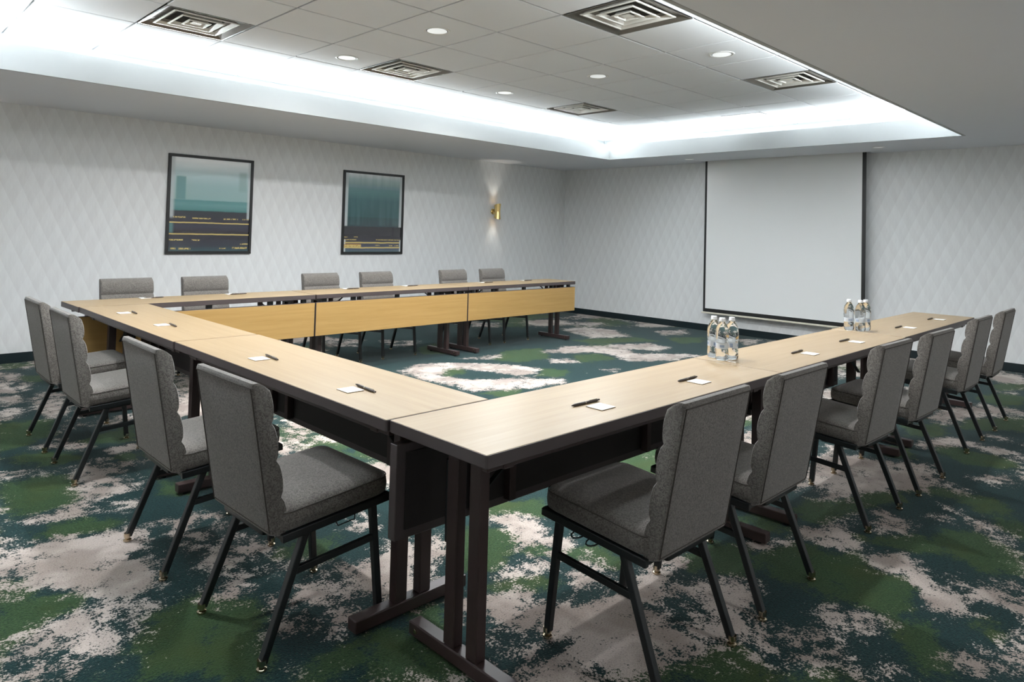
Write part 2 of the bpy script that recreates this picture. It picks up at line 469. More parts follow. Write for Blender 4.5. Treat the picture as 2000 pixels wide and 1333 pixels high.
# carpet motif : outlines of the beige and the green patches on the floor, in metres
BEIGE = [
    (0.5, [(-0.18, 5.94), (-0.09, 5.87), (-0.11, 5.56), (-0.17, 5.45), (-0.27, 5.38)]),
    (0.6, [(0.01, 6.21), (0.11, 6.14), (0.07, 6.02), (-0.0, 6.07)]),
    (1, [(-0.33, 4.98), (-0.21, 4.91), (-0.23, 4.77), (-0.3, 4.67), (-0.37, 4.67)]),
    (1, [(-0.39, 4.58), (-0.3, 4.55), (-0.28, 4.43), (-0.31, 4.33), (-0.43, 4.3)]),
    (0.3, [(-0.28, 5.3), (-0.08, 5.43), (-0.11, 5.17), (-0.19, 5.05), (-0.27, 5.1)]),
    (0.6, [(-0.15, 4.84), (-0.06, 4.94), (0.06, 4.81), (0.06, 4.51), (-0.01, 4.33), (-0.12, 4.13), (-0.19, 4.11), (-0.18, 4.35), (-0.18, 4.62)]),
    (0.55, [(-0.26, 3.55), (-0.19, 3.52), (-0.13, 3.36), (-0.16, 3.28), (-0.24, 3.32), (-0.37, 3.47), (-0.35, 3.5)]),
    (0.8, [(-0.04, 3.18), (0.05, 3.19), (0.07, 3.1), (-0.03, 3.05), (-0.06, 3.08)]),
    (0.6, [(-0.19, 3.03), (-0.12, 3.05), (-0.12, 2.97), (-0.19, 2.98)]),
    (0.7, [(-0.34, 2.94), (-0.24, 2.95), (-0.1, 2.86), (0.04, 2.86), (0.02, 2.83), (-0.14, 2.74), (-0.26, 2.73), (-0.32, 2.72), (-0.34, 2.84)]),
    (0.6, [(-0.32, 2.72), (-0.25, 2.74), (-0.16, 2.63), (-0.12, 2.48), (-0.18, 2.4), (-0.38, 2.57)]),
    (0.8, [(-0.59, 3.01), (-0.5, 3.01), (-0.43, 2.95), (-0.39, 2.9), (-0.45, 2.9), (-0.55, 2.94), (-0.59, 2.95)]),
    (0.3, [(-0.08, 4.06), (-0.0, 4.03), (-0.06, 3.81), (-0.19, 3.76)]),
    (0.5, [(0.12, 3.87), (0.29, 3.91), (0.23, 3.71), (0.12, 3.7), (-0.0, 3.76)]),
    (0.5, [(-0.28, 2.65), (-0.16, 2.64), (-0.13, 2.47), (-0.26, 2.42), (-0.34, 2.38), (-0.34, 2.51)]),
    (0.9, [(-0.38, 2.54), (-0.3, 2.61), (-0.33, 2.44), (-0.4, 2.26), (-0.47, 2.25), (-0.58, 2.28), (-0.58, 2.35), (-0.46, 2.36), (-0.37, 2.43)]),
    (0.3, [(-0.37, 2.26), (-0.31, 2.16), (-0.2, 2.19), (-0.18, 2.27), (-0.23, 2.29), (-0.31, 2.25)]),
    (1, [(-0.77, 1.98), (-0.65, 2.03), (-0.54, 2.02), (-0.42, 1.96), (-0.31, 1.94), (-0.26, 1.89), (-0.29, 1.75), (-0.36, 1.7), (-0.39, 1.63), (-0.35, 1.56), (-0.33, 1.46), (-0.37, 1.37), (-0.45, 1.35), (-0.54, 1.36), (-0.62, 1.36), (-0.63, 1.36), (-0.56, 1.43), (-0.63, 1.55), (-0.7, 1.57), (-0.74, 1.67), (-0.71, 1.74), (-0.8, 1.82)]),
    (0.4, [(-0.54, 1.36), (-0.47, 1.31), (-0.45, 1.24), (-0.4, 1.18), (-0.47, 1.19), (-0.53, 1.26)]),
    (0.7, [(-0.65, 1.35), (-0.59, 1.29), (-0.58, 1.19), (-0.59, 1.12), (-0.54, 1.1), (-0.51, 1.06), (-0.6, 1.05), (-0.66, 1.02), (-0.71, 1.05), (-0.75, 0.99), (-0.8, 0.98), (-0.91, 1.08), (-0.88, 1.27), (-0.83, 1.27), (-0.77, 1.31), (-0.7, 1.34)]),
    (0.5, [(-0.15, 1.92), (-0.07, 1.92), (0.05, 1.83), (-0.06, 1.57), (-0.15, 1.4), (-0.24, 1.28), (-0.22, 1.38), (-0.16, 1.47), (-0.19, 1.68)]),
    (0.6, [(-0.75, 2.12), (-0.72, 2.11), (-0.73, 2.05), (-0.76, 2.04)]),
    (0.6, [(-0.26, 1.15), (-0.22, 1.18), (-0.24, 1.12)]),
    (0.5, [(-0.61, 0.91), (-0.58, 0.89), (-0.59, 0.88), (-0.61, 0.89)]),
    (0.5, [(-0.05, 1.74), (0.05, 1.74), (-0.06, 1.49), (-0.12, 1.3), (-0.23, 1.28)]),
    (0.5, [(-0.04, 1.5), (0.02, 1.51), (0.07, 1.41), (0.08, 1.34), (0.01, 1.34), (-0.05, 1.37)]),
    (0.9, [(-0.14, 1.23), (-0.08, 1.19), (-0.1, 1.15), (-0.17, 1.13), (-0.2, 1.08), (-0.25, 1.12), (-0.21, 1.18)]),
    (0.4, [(-0.05, 1.21), (0.02, 1.14), (-0.03, 1.15)]),
    (0.4, [(0.05, 1.22), (0.14, 1.18), (0.12, 1.13), (0.05, 1.18)]),
    (0.8, [(0.01, 1.05), (0.08, 1.0), (0.14, 0.95), (0.16, 0.88), (0.16, 0.83), (0.07, 0.83), (0.02, 0.84), (-0.06, 0.91), (-0.04, 0.97), (0.0, 0.99)]),
    (0.85, [(0.18, 1.04), (0.28, 1.02), (0.43, 1.04), (0.52, 1.07), (0.64, 1.04), (0.33, 0.65), (0.27, 0.65), (0.18, 0.7), (0.17, 0.84), (0.18, 0.95)]),
    (0.5, [(-0.02, 0.79), (0.07, 0.78), (0.13, 0.68), (0.08, 0.66), (0.02, 0.68), (-0.03, 0.67), (-0.04, 0.74)]),
    (0.5, [(-0.14, 0.96), (-0.07, 1.01), (-0.08, 0.98), (-0.14, 0.9)]),
    (0.45, [(-0.15, 0.86), (-0.11, 0.79), (-0.16, 0.77), (-0.24, 0.79)]),
    (0.35, [(-0.08, 0.69), (-0.04, 0.65), (-0.07, 0.61), (-0.09, 0.64)]),
    (0.8, [(-0.27, 0.57), (-0.23, 0.56), (-0.23, 0.51), (-0.25, 0.5), (-0.31, 0.55)]),
    (0.6, [(-0.16, 0.44), (-0.12, 0.43), (-0.14, 0.4)]),
    (0.3, [(0.42, 1.31), (0.58, 1.38), (0.49, 1.26)]),
    (1, [(0.96, 1.01), (1.09, 0.96), (1.13, 0.89), (1.15, 0.81), (1.09, 0.67), (1.13, 0.56), (1.09, 0.52), (0.99, 0.56), (0.98, 0.63), (0.93, 0.69), (0.85, 0.69), (0.95, 0.75), (0.97, 0.88), (0.93, 0.97)]),
    (0.8, [(0.65, 0.56), (0.79, 0.6), (0.87, 0.55), (0.86, 0.46), (0.8, 0.46), (0.69, 0.5), (0.6, 0.53)]),
    (0.6, [(0.97, 0.46), (1.03, 0.43), (0.99, 0.35), (0.97, 0.24), (0.91, 0.18), (0.83, 0.22), (0.84, 0.3), (0.84, 0.38)]),
    (1, [(0.41, 0.55), (0.5, 0.5), (0.63, 0.44), (0.62, 0.34), (0.71, 0.23), (0.8, 0.19), (0.91, 0.14), (1.03, 0.19), (1.15, 0.21), (1.15, 0.14), (0.67, -0.16), (0.52, -0.13), (0.46, -0.06), (0.37, -0.05), (0.29, 0.03), (0.4, 0.07), (0.53, 0.09), (0.47, 0.15), (0.49, 0.23), (0.43, 0.33), (0.4, 0.41), (0.35, 0.48)]),
    (0.5, [(0.31, 0.27), (0.39, 0.2), (0.45, 0.15), (0.43, 0.09), (0.36, 0.11), (0.32, 0.14), (0.3, 0.19)]),
    (0.8, [(0.6, 1.07), (0.72, 1.03), (0.39, 0.62), (0.29, 0.67)]),
    (0.8, [(1.1, 0.23), (1.26, 0.22), (1.33, 0.17), (1.24, 0.14), (1.14, 0.15), (1.04, 0.15), (1.0, 0.16)]),
    (1, [(1.0, 0.16), (1.06, 0.11), (1.0, 0.05), (0.9, -0.03), (0.84, -0.12), (0.84, -0.18), (0.88, -0.25), (0.81, -0.24), (0.73, -0.23), (0.64, -0.19), (0.57, -0.13)]),
    (0.65, [(1.05, 0.05), (1.21, 0.03), (1.32, -0.01), (1.36, -0.09), (1.3, -0.16), (1.21, -0.19), (1.1, -0.21), (1.04, -0.25), (0.91, -0.27), (0.84, -0.22), (0.87, -0.14), (0.91, -0.06), (1.02, -0.06), (1.11, -0.05)]),
    (0.55, [(1.01, -0.22), (1.02, -0.28), (1.09, -0.31), (1.04, -0.35), (0.97, -0.41), (0.9, -0.43), (0.88, -0.46), (0.84, -0.42), (0.9, -0.37), (0.93, -0.31)]),
    (0.7, [(1.65, 0.02), (1.78, 0.01), (1.85, -0.07), (1.83, -0.09), (1.76, -0.05), (1.66, -0.01)]),
    (0.8, [(1.99, -0.03), (2.08, -0.08), (2.12, -0.14), (2.19, -0.17), (1.96, -0.25), (1.9, -0.24), (1.93, -0.17), (1.9, -0.11)]),
    (0.9, [(2.5, 0.05), (2.65, -0.01), (2.56, -0.04), (2.48, 0.01)]),
    (0.5, [(1.13, -0.35), (1.13, -0.42), (1.1, -0.42), (1.12, -0.36)]),
    (0.45, [(1.27, -0.43), (1.42, -0.44), (1.21, -0.51), (1.17, -0.46)]),
    (0.3, [(1.0, -0.46), (1.07, -0.53), (0.97, -0.51), (0.97, -0.47)]),
    (1, [(2.85, 0.2), (3.16, -0.07), (3.32, -0.26), (3.18, -0.27), (2.92, -0.17), (2.75, -0.06), (2.53, -0.03), (2.47, 0.05)]),
    (0.85, [(2.08, -0.1), (2.15, -0.16), (2.12, -0.22), (2.06, -0.27), (1.97, -0.29), (1.9, -0.23), (1.91, -0.16)]),
    (0.4, [(2.28, -0.11), (2.42, -0.13), (2.25, -0.18), (2.17, -0.15)]),
    (0.45, [(2.53, -0.2), (2.58, -0.23), (2.5, -0.29), (2.51, -0.37), (2.35, -0.37), (2.25, -0.31), (2.3, -0.26), (2.44, -0.27)]),
    (1, [(1.96, -0.34), (2.02, -0.39), (2.1, -0.46), (2.02, -0.53), (1.92, -0.58), (1.89, -0.65), (1.88, -0.72), (1.76, -0.72), (1.68, -0.67), (1.68, -0.62), (1.83, -0.58), (1.89, -0.51), (1.86, -0.45), (1.89, -0.39)]),
    (0.4, [(2.01, -0.59), (2.06, -0.66), (2.07, -0.76), (2.05, -0.82), (1.94, -0.87), (1.97, -0.82), (1.88, -0.74), (1.98, -0.78), (2.01, -0.7)]),
    (0.75, [(2.9, -0.41), (2.87, -0.48), (2.77, -0.62), (2.72, -0.71), (2.7, -0.77), (2.5, -0.8), (2.53, -0.75), (2.61, -0.66), (2.72, -0.58)]),
    (0.6, [(2.68, -0.42), (2.77, -0.45), (2.66, -0.48)]),
    (0.8, [(3.25, -0.29), (3.29, -0.36), (3.2, -0.44), (3.13, -0.41)]),
    (0.6, [(3.56, -0.42), (3.72, -0.53), (3.7, -0.57), (3.49, -0.52)]),
    (0.5, [(1.36, -0.4), (1.41, -0.47), (1.47, -0.52), (1.43, -0.57), (1.36, -0.59), (1.3, -0.53), (1.2, -0.52), (1.13, -0.49), (1.21, -0.44), (1.29, -0.47)]),
    (0.8, [(1.38, -0.79), (1.48, -0.82), (1.55, -0.86), (1.52, -0.9), (1.5, -0.94), (1.38, -0.91), (1.31, -0.86), (1.34, -0.8)]),
    (0.8, [(1.62, -0.92), (1.69, -0.93), (1.53, -0.95)]),
    (0.4, [(1.08, -0.48), (1.06, -0.54), (1.01, -0.53), (1.01, -0.51)]),
    (0.35, [(1.05, -0.57), (1.17, -0.67), (1.12, -0.66), (1.05, -0.61)]),
    (0.85, [(2.54, 0.24), (3.01, 0.3), (3.22, 0.35), (3.42, 0.2), (3.41, 0.03), (3.55, -0.06), (3.57, -0.18), (3.43, -0.25), (3.29, -0.21), (3.2, -0.3), (3.03, -0.26), (2.77, -0.04), (2.62, 0.08)]),
    (0.7, [(3.49, 0.39), (3.52, 0.33), (3.33, 0.27), (3.37, 0.32)]),
    (0.8, [(4.01, 0.03), (4.28, -0.05), (4.37, -0.12), (4.36, -0.29), (4.35, -0.41), (4.31, -0.53), (4.13, -0.55), (4.2, -0.41), (4.27, -0.28), (4.14, -0.11), (3.96, -0.03)]),
    (0.75, [(4.94, 0.16), (5.41, 0.16), (5.52, 0.03), (5.87, 0.01), (5.8, -0.19), (5.67, -0.32), (5.53, -0.34), (5.33, -0.14), (5.09, -0.04), (4.85, -0.02), (4.76, 0.05)]),
    (0.7, [(7.45, 0.21), (7.71, 0.1), (7.66, -0.01), (7.27, -0.07), (7.04, 0.04), (7.24, 0.15)]),
    (0.7, [(6.53, -0.01), (6.9, -0.11), (6.54, -0.18), (6.47, -0.07)]),
    (0.45, [(3.55, -0.42), (3.72, -0.46), (3.72, -0.56), (3.67, -0.57), (3.53, -0.48)]),
    (0.8, [(6.02, 0.62), (6.03, 0.55), (5.75, 0.47), (5.66, 0.54)]),
    (0.3, [(4.71, -0.25), (4.69, -0.35), (4.55, -0.33)]),
    (0.8, [(5.25, 1.08), (5.42, 1.01), (4.78, 0.84), (4.65, 0.85)]),
    (0.85, [(2.68, 4.0), (3.03, 4.15), (3.32, 4.01), (3.72, 3.65), (3.85, 3.28), (3.65, 3.1), (3.44, 3.19), (3.31, 3.54), (3.14, 3.8), (2.84, 3.63), (2.91, 3.34), (3.28, 3.12), (3.67, 2.84), (3.55, 2.69), (3.1, 2.76), (2.65, 2.95), (2.7, 3.28), (2.59, 3.58)]),
    (0.8, [(4.57, 3.91), (5.09, 3.99), (5.52, 3.79), (6.18, 3.54), (6.1, 3.2), (5.77, 3.15), (5.59, 3.46), (5.42, 3.22), (5.88, 2.81), (5.95, 2.68), (5.34, 2.71), (4.94, 3.0), (5.11, 3.36), (5.01, 3.59), (4.7, 3.73)]),
    (0.8, [(6.21, 5.01), (6.66, 4.98), (6.77, 4.51), (6.43, 4.01), (5.92, 4.24), (6.03, 4.63)]),
    (0.7, [(4.3, 3.53), (4.48, 3.47), (4.45, 3.27), (4.19, 3.38)]),
    (0.6, [(7.2, 4.11), (7.67, 3.93), (7.32, 3.66), (6.96, 3.78)]),
    (0.6, [(3.55, 4.14), (3.83, 4.1), (4.12, 4.05), (3.86, 3.92)]),
    (0.6, [(7.63, 6.23), (7.91, 5.89), (7.3, 5.76)]),
    (0.5, [(7.5, 3.07), (7.8, 2.76), (7.09, 2.71)]),
    (0.6, [(4.31, 2.87), (4.5, 2.8), (4.29, 2.69)]),
    (0.4, [(3.14, 6.12), (3.37, 5.75), (3.06, 5.4), (2.82, 5.57)]),
    (0.35, [(3.61, 5.59), (3.92, 5.29), (3.59, 5.03), (3.43, 5.24)]),
]
GREEN = [
    [(-0.47, 4.01), (-0.34, 4.13), (-0.21, 4.09), (-0.2, 3.92), (-0.26, 3.72), (-0.37, 3.61), (-0.46, 3.55), (-0.53, 3.58)],
    [(-0.2, 3.48), (-0.11, 3.48), (0.01, 3.48), (0.2, 3.57), (0.13, 3.32), (0.04, 3.25), (-0.09, 3.33)],
    [(-0.47, 3.35), (-0.35, 3.33), (-0.24, 3.17), (-0.25, 3.08), (-0.34, 3.06), (-0.45, 3.22)],
    [(-0.55, 2.89), (-0.45, 2.91), (-0.36, 2.84), (-0.37, 2.7), (-0.45, 2.63), (-0.63, 2.78)],
    [(-0.09, 3.0), (0.0, 3.02), (0.06, 2.92), (0.02, 2.88), (-0.05, 2.91)],
    [(-0.07, 5.69), (0.06, 5.65), (0.03, 5.4), (-0.06, 5.47)],
    [(-0.11, 6.42), (0.16, 6.42), (0.12, 6.2), (-0.08, 6.1), (-0.16, 6.09)],
    [(-0.64, 2.89), (-0.5, 2.92), (-0.36, 2.84), (-0.38, 2.65), (-0.36, 2.47), (-0.44, 2.41), (-0.57, 2.4), (-0.64, 2.4), (-0.69, 2.51)],
    [(-0.55, 2.17), (-0.43, 2.15), (-0.35, 2.09), (-0.39, 2.01), (-0.47, 2.02), (-0.55, 2.05), (-0.6, 2.11)],
    [(-0.81, 1.75), (-0.75, 1.72), (-0.71, 1.59), (-0.77, 1.54), (-0.7, 1.53), (-0.61, 1.42), (-0.65, 1.37), (-0.71, 1.38), (-0.79, 1.35), (-0.85, 1.31), (-0.86, 1.39)],
    [(-0.56, 1.03), (-0.49, 1.04), (-0.44, 1.16), (-0.32, 1.15), (-0.26, 1.09), (-0.39, 0.77), (-0.47, 0.7), (-0.67, 0.87), (-0.57, 0.87), (-0.54, 0.94)],
    [(-0.0, 2.37), (0.06, 2.32), (-0.0, 2.2), (-0.06, 2.3)],
    [(-0.3, 1.12), (-0.2, 1.05), (-0.17, 0.93), (-0.22, 0.85), (-0.27, 0.79), (-0.29, 0.68), (-0.34, 0.64), (-0.39, 0.62), (-0.47, 0.69)],
    [(0.15, 1.27), (0.24, 1.34), (0.33, 1.28), (0.26, 1.19), (0.18, 1.18)],
    [(-0.13, 0.56), (-0.04, 0.56), (-0.01, 0.54), (-0.04, 0.49), (-0.11, 0.46), (-0.17, 0.47), (-0.21, 0.51)],
    [(-0.09, 0.42), (-0.01, 0.45), (0.03, 0.53), (0.12, 0.54), (0.13, 0.49), (0.14, 0.41), (0.02, 0.26), (-0.13, 0.39)],
    [(0.11, 1.34), (0.16, 1.33), (0.12, 1.24), (0.08, 1.26)],
    [(1.03, 1.09), (1.19, 1.05), (1.32, 0.99), (1.23, 0.86), (1.15, 0.92), (1.11, 0.98), (1.0, 1.03)],
    [(0.79, 0.99), (0.89, 0.93), (0.95, 0.86), (0.95, 0.76), (0.82, 0.7), (0.68, 0.65), (0.63, 0.66), (0.56, 0.72)],
    [(0.93, 0.68), (0.98, 0.63), (0.95, 0.59), (0.88, 0.63)],
    [(1.01, 0.54), (1.11, 0.51), (1.11, 0.36), (1.05, 0.31), (1.02, 0.39), (0.98, 0.49)],
    [(0.52, 0.54), (0.66, 0.51), (0.77, 0.46), (0.77, 0.41), (0.65, 0.43), (0.55, 0.49)],
    [(0.22, 0.58), (0.3, 0.55), (0.21, 0.43), (0.22, 0.32), (0.17, 0.26), (0.12, 0.31), (0.12, 0.46)],
    [(0.12, 0.46), (0.12, 0.34), (0.12, 0.22), (0.12, 0.17), (-0.01, 0.29)],
    [(0.39, -0.04), (0.5, -0.08), (0.52, -0.13), (0.63, -0.18), (0.57, -0.22), (0.35, -0.03)],
    [(0.56, -0.14), (0.7, -0.21), (0.81, -0.24), (0.89, -0.26), (0.92, -0.31), (0.89, -0.36), (0.84, -0.42), (0.8, -0.43), (0.51, -0.17)],
    [(1.33, 0.14), (1.55, 0.15), (1.61, 0.04), (1.49, -0.04), (1.37, -0.04), (1.31, 0.03), (1.27, 0.09)],
    [(1.55, -0.03), (1.73, -0.06), (1.88, -0.11), (1.9, -0.21), (1.85, -0.29), (1.54, -0.4), (1.49, -0.29), (1.49, -0.2), (1.46, -0.15), (1.58, -0.12), (1.51, -0.07)],
    [(1.9, 0.2), (2.05, 0.14), (1.96, 0.0), (1.88, 0.09)],
    [(2.21, 0.06), (2.44, 0.05), (2.54, -0.05), (2.36, -0.12), (2.2, -0.07), (2.13, -0.01)],
    [(0.83, -0.44), (1.01, -0.58), (0.99, -0.59), (0.81, -0.44)],
    [(2.41, 0.03), (2.61, -0.05), (2.82, -0.09), (2.94, -0.22), (2.78, -0.22), (2.63, -0.15), (2.43, -0.11), (2.23, -0.09), (2.19, -0.06)],
    [(3.08, -0.25), (3.2, -0.35), (3.16, -0.46), (3.21, -0.58), (3.08, -0.64), (2.98, -0.58), (3.07, -0.41)],
    [(2.13, -0.25), (2.23, -0.33), (2.41, -0.48), (2.52, -0.52), (2.62, -0.62), (2.55, -0.73), (2.46, -0.81), (2.32, -0.83), (2.22, -0.71), (2.26, -0.64), (2.34, -0.55), (2.2, -0.45), (2.17, -0.35)],
    [(1.88, -0.18), (1.89, -0.25), (1.96, -0.3), (1.83, -0.38), (1.84, -0.45), (1.89, -0.51), (1.79, -0.58), (1.66, -0.58), (1.53, -0.52), (1.52, -0.43), (1.47, -0.33)],
    [(1.43, -0.59), (1.52, -0.65), (1.43, -0.71), (1.31, -0.79), (1.25, -0.77), (1.3, -0.71), (1.37, -0.63)],
    [(1.67, -0.82), (1.77, -0.86), (1.67, -0.9), (1.62, -0.85)],
    [(0.98, -0.52), (1.02, -0.58), (0.98, -0.59), (0.93, -0.54)],
    [(2.88, -0.66), (2.94, -0.74), (2.74, -0.77), (2.79, -0.7)],
    [(4.17, -0.1), (4.11, -0.25), (4.13, -0.41), (4.13, -0.55), (3.96, -0.58), (3.83, -0.37), (3.92, -0.18)],
    [(5.05, -0.05), (5.32, -0.22), (5.53, -0.34), (5.09, -0.41), (4.87, -0.23), (4.77, -0.11)],
    [(6.15, 0.06), (6.47, -0.07), (6.42, -0.2), (6.13, -0.25), (5.85, -0.13), (5.93, 0.02)],
    [(6.8, 0.09), (7.35, -0.06), (6.92, -0.12), (6.6, 0.0)],
    [(4.44, 0.19), (4.74, 0.03), (4.37, -0.02), (4.2, 0.08)],
    [(3.01, -0.19), (3.19, -0.27), (3.13, -0.34), (2.95, -0.2)],
    [(3.73, 0.13), (3.91, 0.04), (3.63, -0.03), (3.59, 0.05)],
    [(3.03, 3.87), (3.28, 3.83), (3.1, 3.56), (2.87, 3.55)],
    [(4.31, 4.17), (4.71, 4.07), (4.37, 3.63), (3.92, 3.65), (3.81, 3.88)],
    [(4.72, 3.55), (5.02, 3.42), (4.92, 3.16), (4.49, 3.24)],
    [(5.41, 3.87), (5.68, 3.78), (5.46, 3.55), (5.16, 3.58)],
    [(7.2, 5.5), (7.57, 5.27), (7.04, 4.87), (6.66, 4.98)],
    [(3.88, 3.25), (3.98, 3.05), (3.74, 2.9), (3.61, 3.06)],
    [(2.69, 2.87), (3.07, 2.73), (2.7, 2.67)],
    [(5.58, 4.26), (6.43, 3.91), (6.43, 3.58), (5.56, 3.96)],
    [(6.84, 3.63), (7.2, 3.39), (6.82, 3.2), (6.52, 3.31)],
    [(3.58, 4.86), (3.89, 5.01), (3.69, 4.44), (3.41, 4.56)],
]
DRAWN = [
    [(-0.11, 6.47), (0.99, 5.67), (-0.08, 2.32), (-0.65, 2.8)],
    [(-0.61, 3.04), (0.26, 2.33), (-0.43, 0.66), (-0.91, 1.08)],
    [(0.14, 2.23), (1.01, 1.51), (0.02, 0.26), (-0.47, 0.69)],
    [(0.95, 1.56), (2.01, 0.68), (0.57, -0.22), (-0.01, 0.29)],
    [(1.9, 0.77), (2.79, 0.04), (0.99, -0.59), (0.51, -0.17)],
    [(2.85, 0.2), (3.82, -0.6), (1.41, -0.97), (0.93, -0.54)],
    [(5.47, 1.49), (7.52, -0.03), (3.5, -0.65), (2.46, 0.21)],
    [(3.59, 6.88), (9.08, 3.34), (4.29, 1.15), (1.49, 3.31)],
]

def poly_sd(px, py, poly):
    """signed distance to a polygon, positive inside"""
    d2 = np.full(px.shape, 1e9)
    inside = np.zeros(px.shape, bool)
    n = len(poly)
    for i in range(n):
        ax, ay = poly[i]
        bx, by = poly[(i + 1) % n]
        ex, ey = bx - ax, by - ay
        L2 = ex * ex + ey * ey + 1e-12
        t_ = np.clip(((px - ax) * ex + (py - ay) * ey) / L2, 0, 1)
        d2 = np.minimum(d2, (px - ax - t_ * ex) ** 2 + (py - ay - t_ * ey) ** 2)
        cond = (ay > py) != (by > py)
        xi = (bx - ax) * (py - ay) / (by - ay + 1e-12) + ax
        inside ^= cond & (px < xi)
    d = np.sqrt(d2)
    return np.where(inside, d, -d)

def carpet_fields(x, y):
    nb = np.array([noise.noise(Vector((a * 1.7, b * 1.7, 3.1))) for a, b in zip(x, y)]) * 2.4 - 0.12
    ng = np.array([noise.noise(Vector((a * 1.6, b * 1.6, 13.7))) for a, b in zip(x, y)]) * 2.2 - 0.1
    known = np.full(x.shape, -1e9)
    for p in DRAWN:
        known = np.maximum(known, poly_sd(x, y, p))
    k = np.clip(0.5 + known / 0.3, 0, 1)
    be = np.full(x.shape, -1.3)
    for dens, p in BEIGE:
        sd = poly_sd(x, y, p)
        be = np.maximum(be, np.where(sd > 0, np.minimum(sd / 0.05, 1) * (dens - 0.38) * 1.1, np.maximum(-0.1 + sd / 0.11, -1.3)))
    gr = np.full(x.shape, -0.9)
    for p in GREEN:
        sd = poly_sd(x, y, p)
        gr = np.maximum(gr, np.clip(0.35 + sd / 0.08, -1, 1))
    return be * k + nb * (1 - k), gr * k + ng * (1 - k)

t = NT('patterned_carpet')
at_b = t.n('ShaderNodeAttribute', attribute_name='beige_field')
at_g = t.n('ShaderNodeAttribute', attribute_name='green_field')
v = t.coord('Object')
vs = t.coord('Object', (1.0, 1.0, 1.0))
spk = t.noise(vs, 105, 3, 0.7)
spk2 = t.noise(vs, 24, 3, 0.65)
spk3 = t.noise(vs, 5, 3, 0.6)
spk4 = t.noise(vs, 11, 2, 0.6)
tuft = t.noise(vs, 170, 2, 0.6)
def edgef(field, amp1, amp2, amp3, amp4, lo, hi):
    a = t.math('ADD', field, t.math('MULTIPLY', t.math('SUBTRACT', spk, 0.5), amp1))
    a = t.math('ADD', a, t.math('MULTIPLY', t.math('SUBTRACT', spk2, 0.5), amp2))
    a = t.math('ADD', a, t.math('MULTIPLY', t.math('SUBTRACT', spk3, 0.5), amp3))
    a = t.math('ADD', a, t.math('MULTIPLY', t.math('SUBTRACT', spk4, 0.5), amp4))
    return t.smooth(a, lo, hi)
fb = edgef(at_b.outputs['Fac'], 3.2, 2.2, 2.2, 1.8, -0.1, 0.1)
fg = edgef(at_g.outputs['Fac'], 1.6, 1.4, 2.4, 1.8, -0.3, 0.3)
shade = t.noise(vs, 3.0, 3)
teal = t.mix(t.smooth(spk, 0.3, 0.7), lin((8, 36, 36)), lin((26, 60, 61)))
green = t.mix(t.smooth(spk, 0.3, 0.7), lin((31, 56, 32)), lin((58, 84, 50)))
green = t.mix(t.smooth(shade, 0.45, 0.7), green, lin((54, 72, 36)))
beige = t.mix(t.smooth(shade, 0.4, 0.6), lin((156, 144, 136)), lin((192, 181, 173)))
beige = t.mix(t.math('MULTIPLY', t.smooth(spk, 0.42, 0.28), 0.6), beige, lin((112, 104, 98)))
c = t.mix(fg, teal, green)
c = t.mix(fb, c, beige)
c = t.mix(t.math('MULTIPLY', t.smooth(tuft, 0.4, 0.68), 0.55), c, t.mix(1.0, c, (0.55, 0.55, 0.55, 1), 'MULTIPLY'))
t.base(c)
t.set(Roughness=0.95, Specular_IOR_Level=0.1)
t.b.inputs['Sheen Weight'].default_value = 0.1
t.bump(t.math('ADD', tuft, t.math('MULTIPLY', spk, 0.5)), 0.6, 0.006)
M['carpet'] = t.m
#ENDFLOOR
build_floor()

# walls
T = 0.12
def wall(name, x0, x1, y0, y1, mat, label):
    o = MB().box(x0, x1, y0, y1, 0, ZS + 0.6).build(name, mat)
    tag(o, label, None, None, 'structure')
wall('wall_left', XN - T, XB + T, YL, YL + T, M['wall_x'], 'grey lozenge wallpaper wall with two framed prints')
wall('wall_back', XB, XB + T, YR - T, YL + T, M['wall_y'], 'grey lozenge wallpaper wall behind the projection screen')
wall('wall_right', XN - T, XB + T, YR - T, YR, M['wall_x'], 'grey wallpaper wall on the right, outside the picture')
wall('wall_front', XN - T, XN, YR - T, YL + T, M['wall_y'], 'grey wallpaper wall behind the viewpoint')

BBH = 0.092
def baseboard(name, x0, x1, y0, y1):
    o = MB().box(x0, x1, y0, y1, 0, BBH, 0.003, 1).build(name, M['baseboard'])
    tag(o, 'dark teal baseboard along the wall', None, None, 'structure')
baseboard('baseboard_left', XN, XB, YL - 0.014, YL)
baseboard('baseboard_back', XB - 0.014, XB, YR, YL - 0.014)
baseboard('baseboard_right', XN, XB - 0.014, YR, YR + 0.014)
baseboard('baseboard_front', XN, XN + 0.014, YR + 0.014, YL - 0.014)

# ceiling : upper slab, soffit ring, fascia lips, tiles and grid
ceiling = MB().box(XN - T, XB + T, YR - T, YL + T, ZC + 0.045, ZC + 0.12).build('ceiling', M['ceil_paint'])
tag(ceiling, 'white tray ceiling with cove lighting and a grey soffit border', None, None, 'structure')
def soffit():
    mb = MB()
    # four boxes round the tray opening, with a slot left for the projection screen
    cz = 2.515
    mb.box(XN - T, XB + T, TY1, YL + T, ZS, cz)
    mb.box(XN - T, XB + T, YR - T, TY0, ZS, cz)
    mb.box(XN - T, TX0, TY0, TY1, ZS, cz)
    sx0, sx1, sy0, sy1 = 7.715, 7.80, 1.50, 3.75
    mb.box(TX1, sx0, TY0, TY1, ZS, cz)
    mb.box(sx1, XB + T, TY0, TY1, ZS, cz)
    mb.box(sx0, sx1, TY0, sy0, ZS, cz)
    mb.box(sx0, sx1, sy1, TY1, ZS, cz)
    mb.box(sx0, sx1, sy0, sy1, cz - 0.01, cz)
    return mb.build('soffit', M['ceil_paint'], ceiling)
soffit()
lt = 0.022
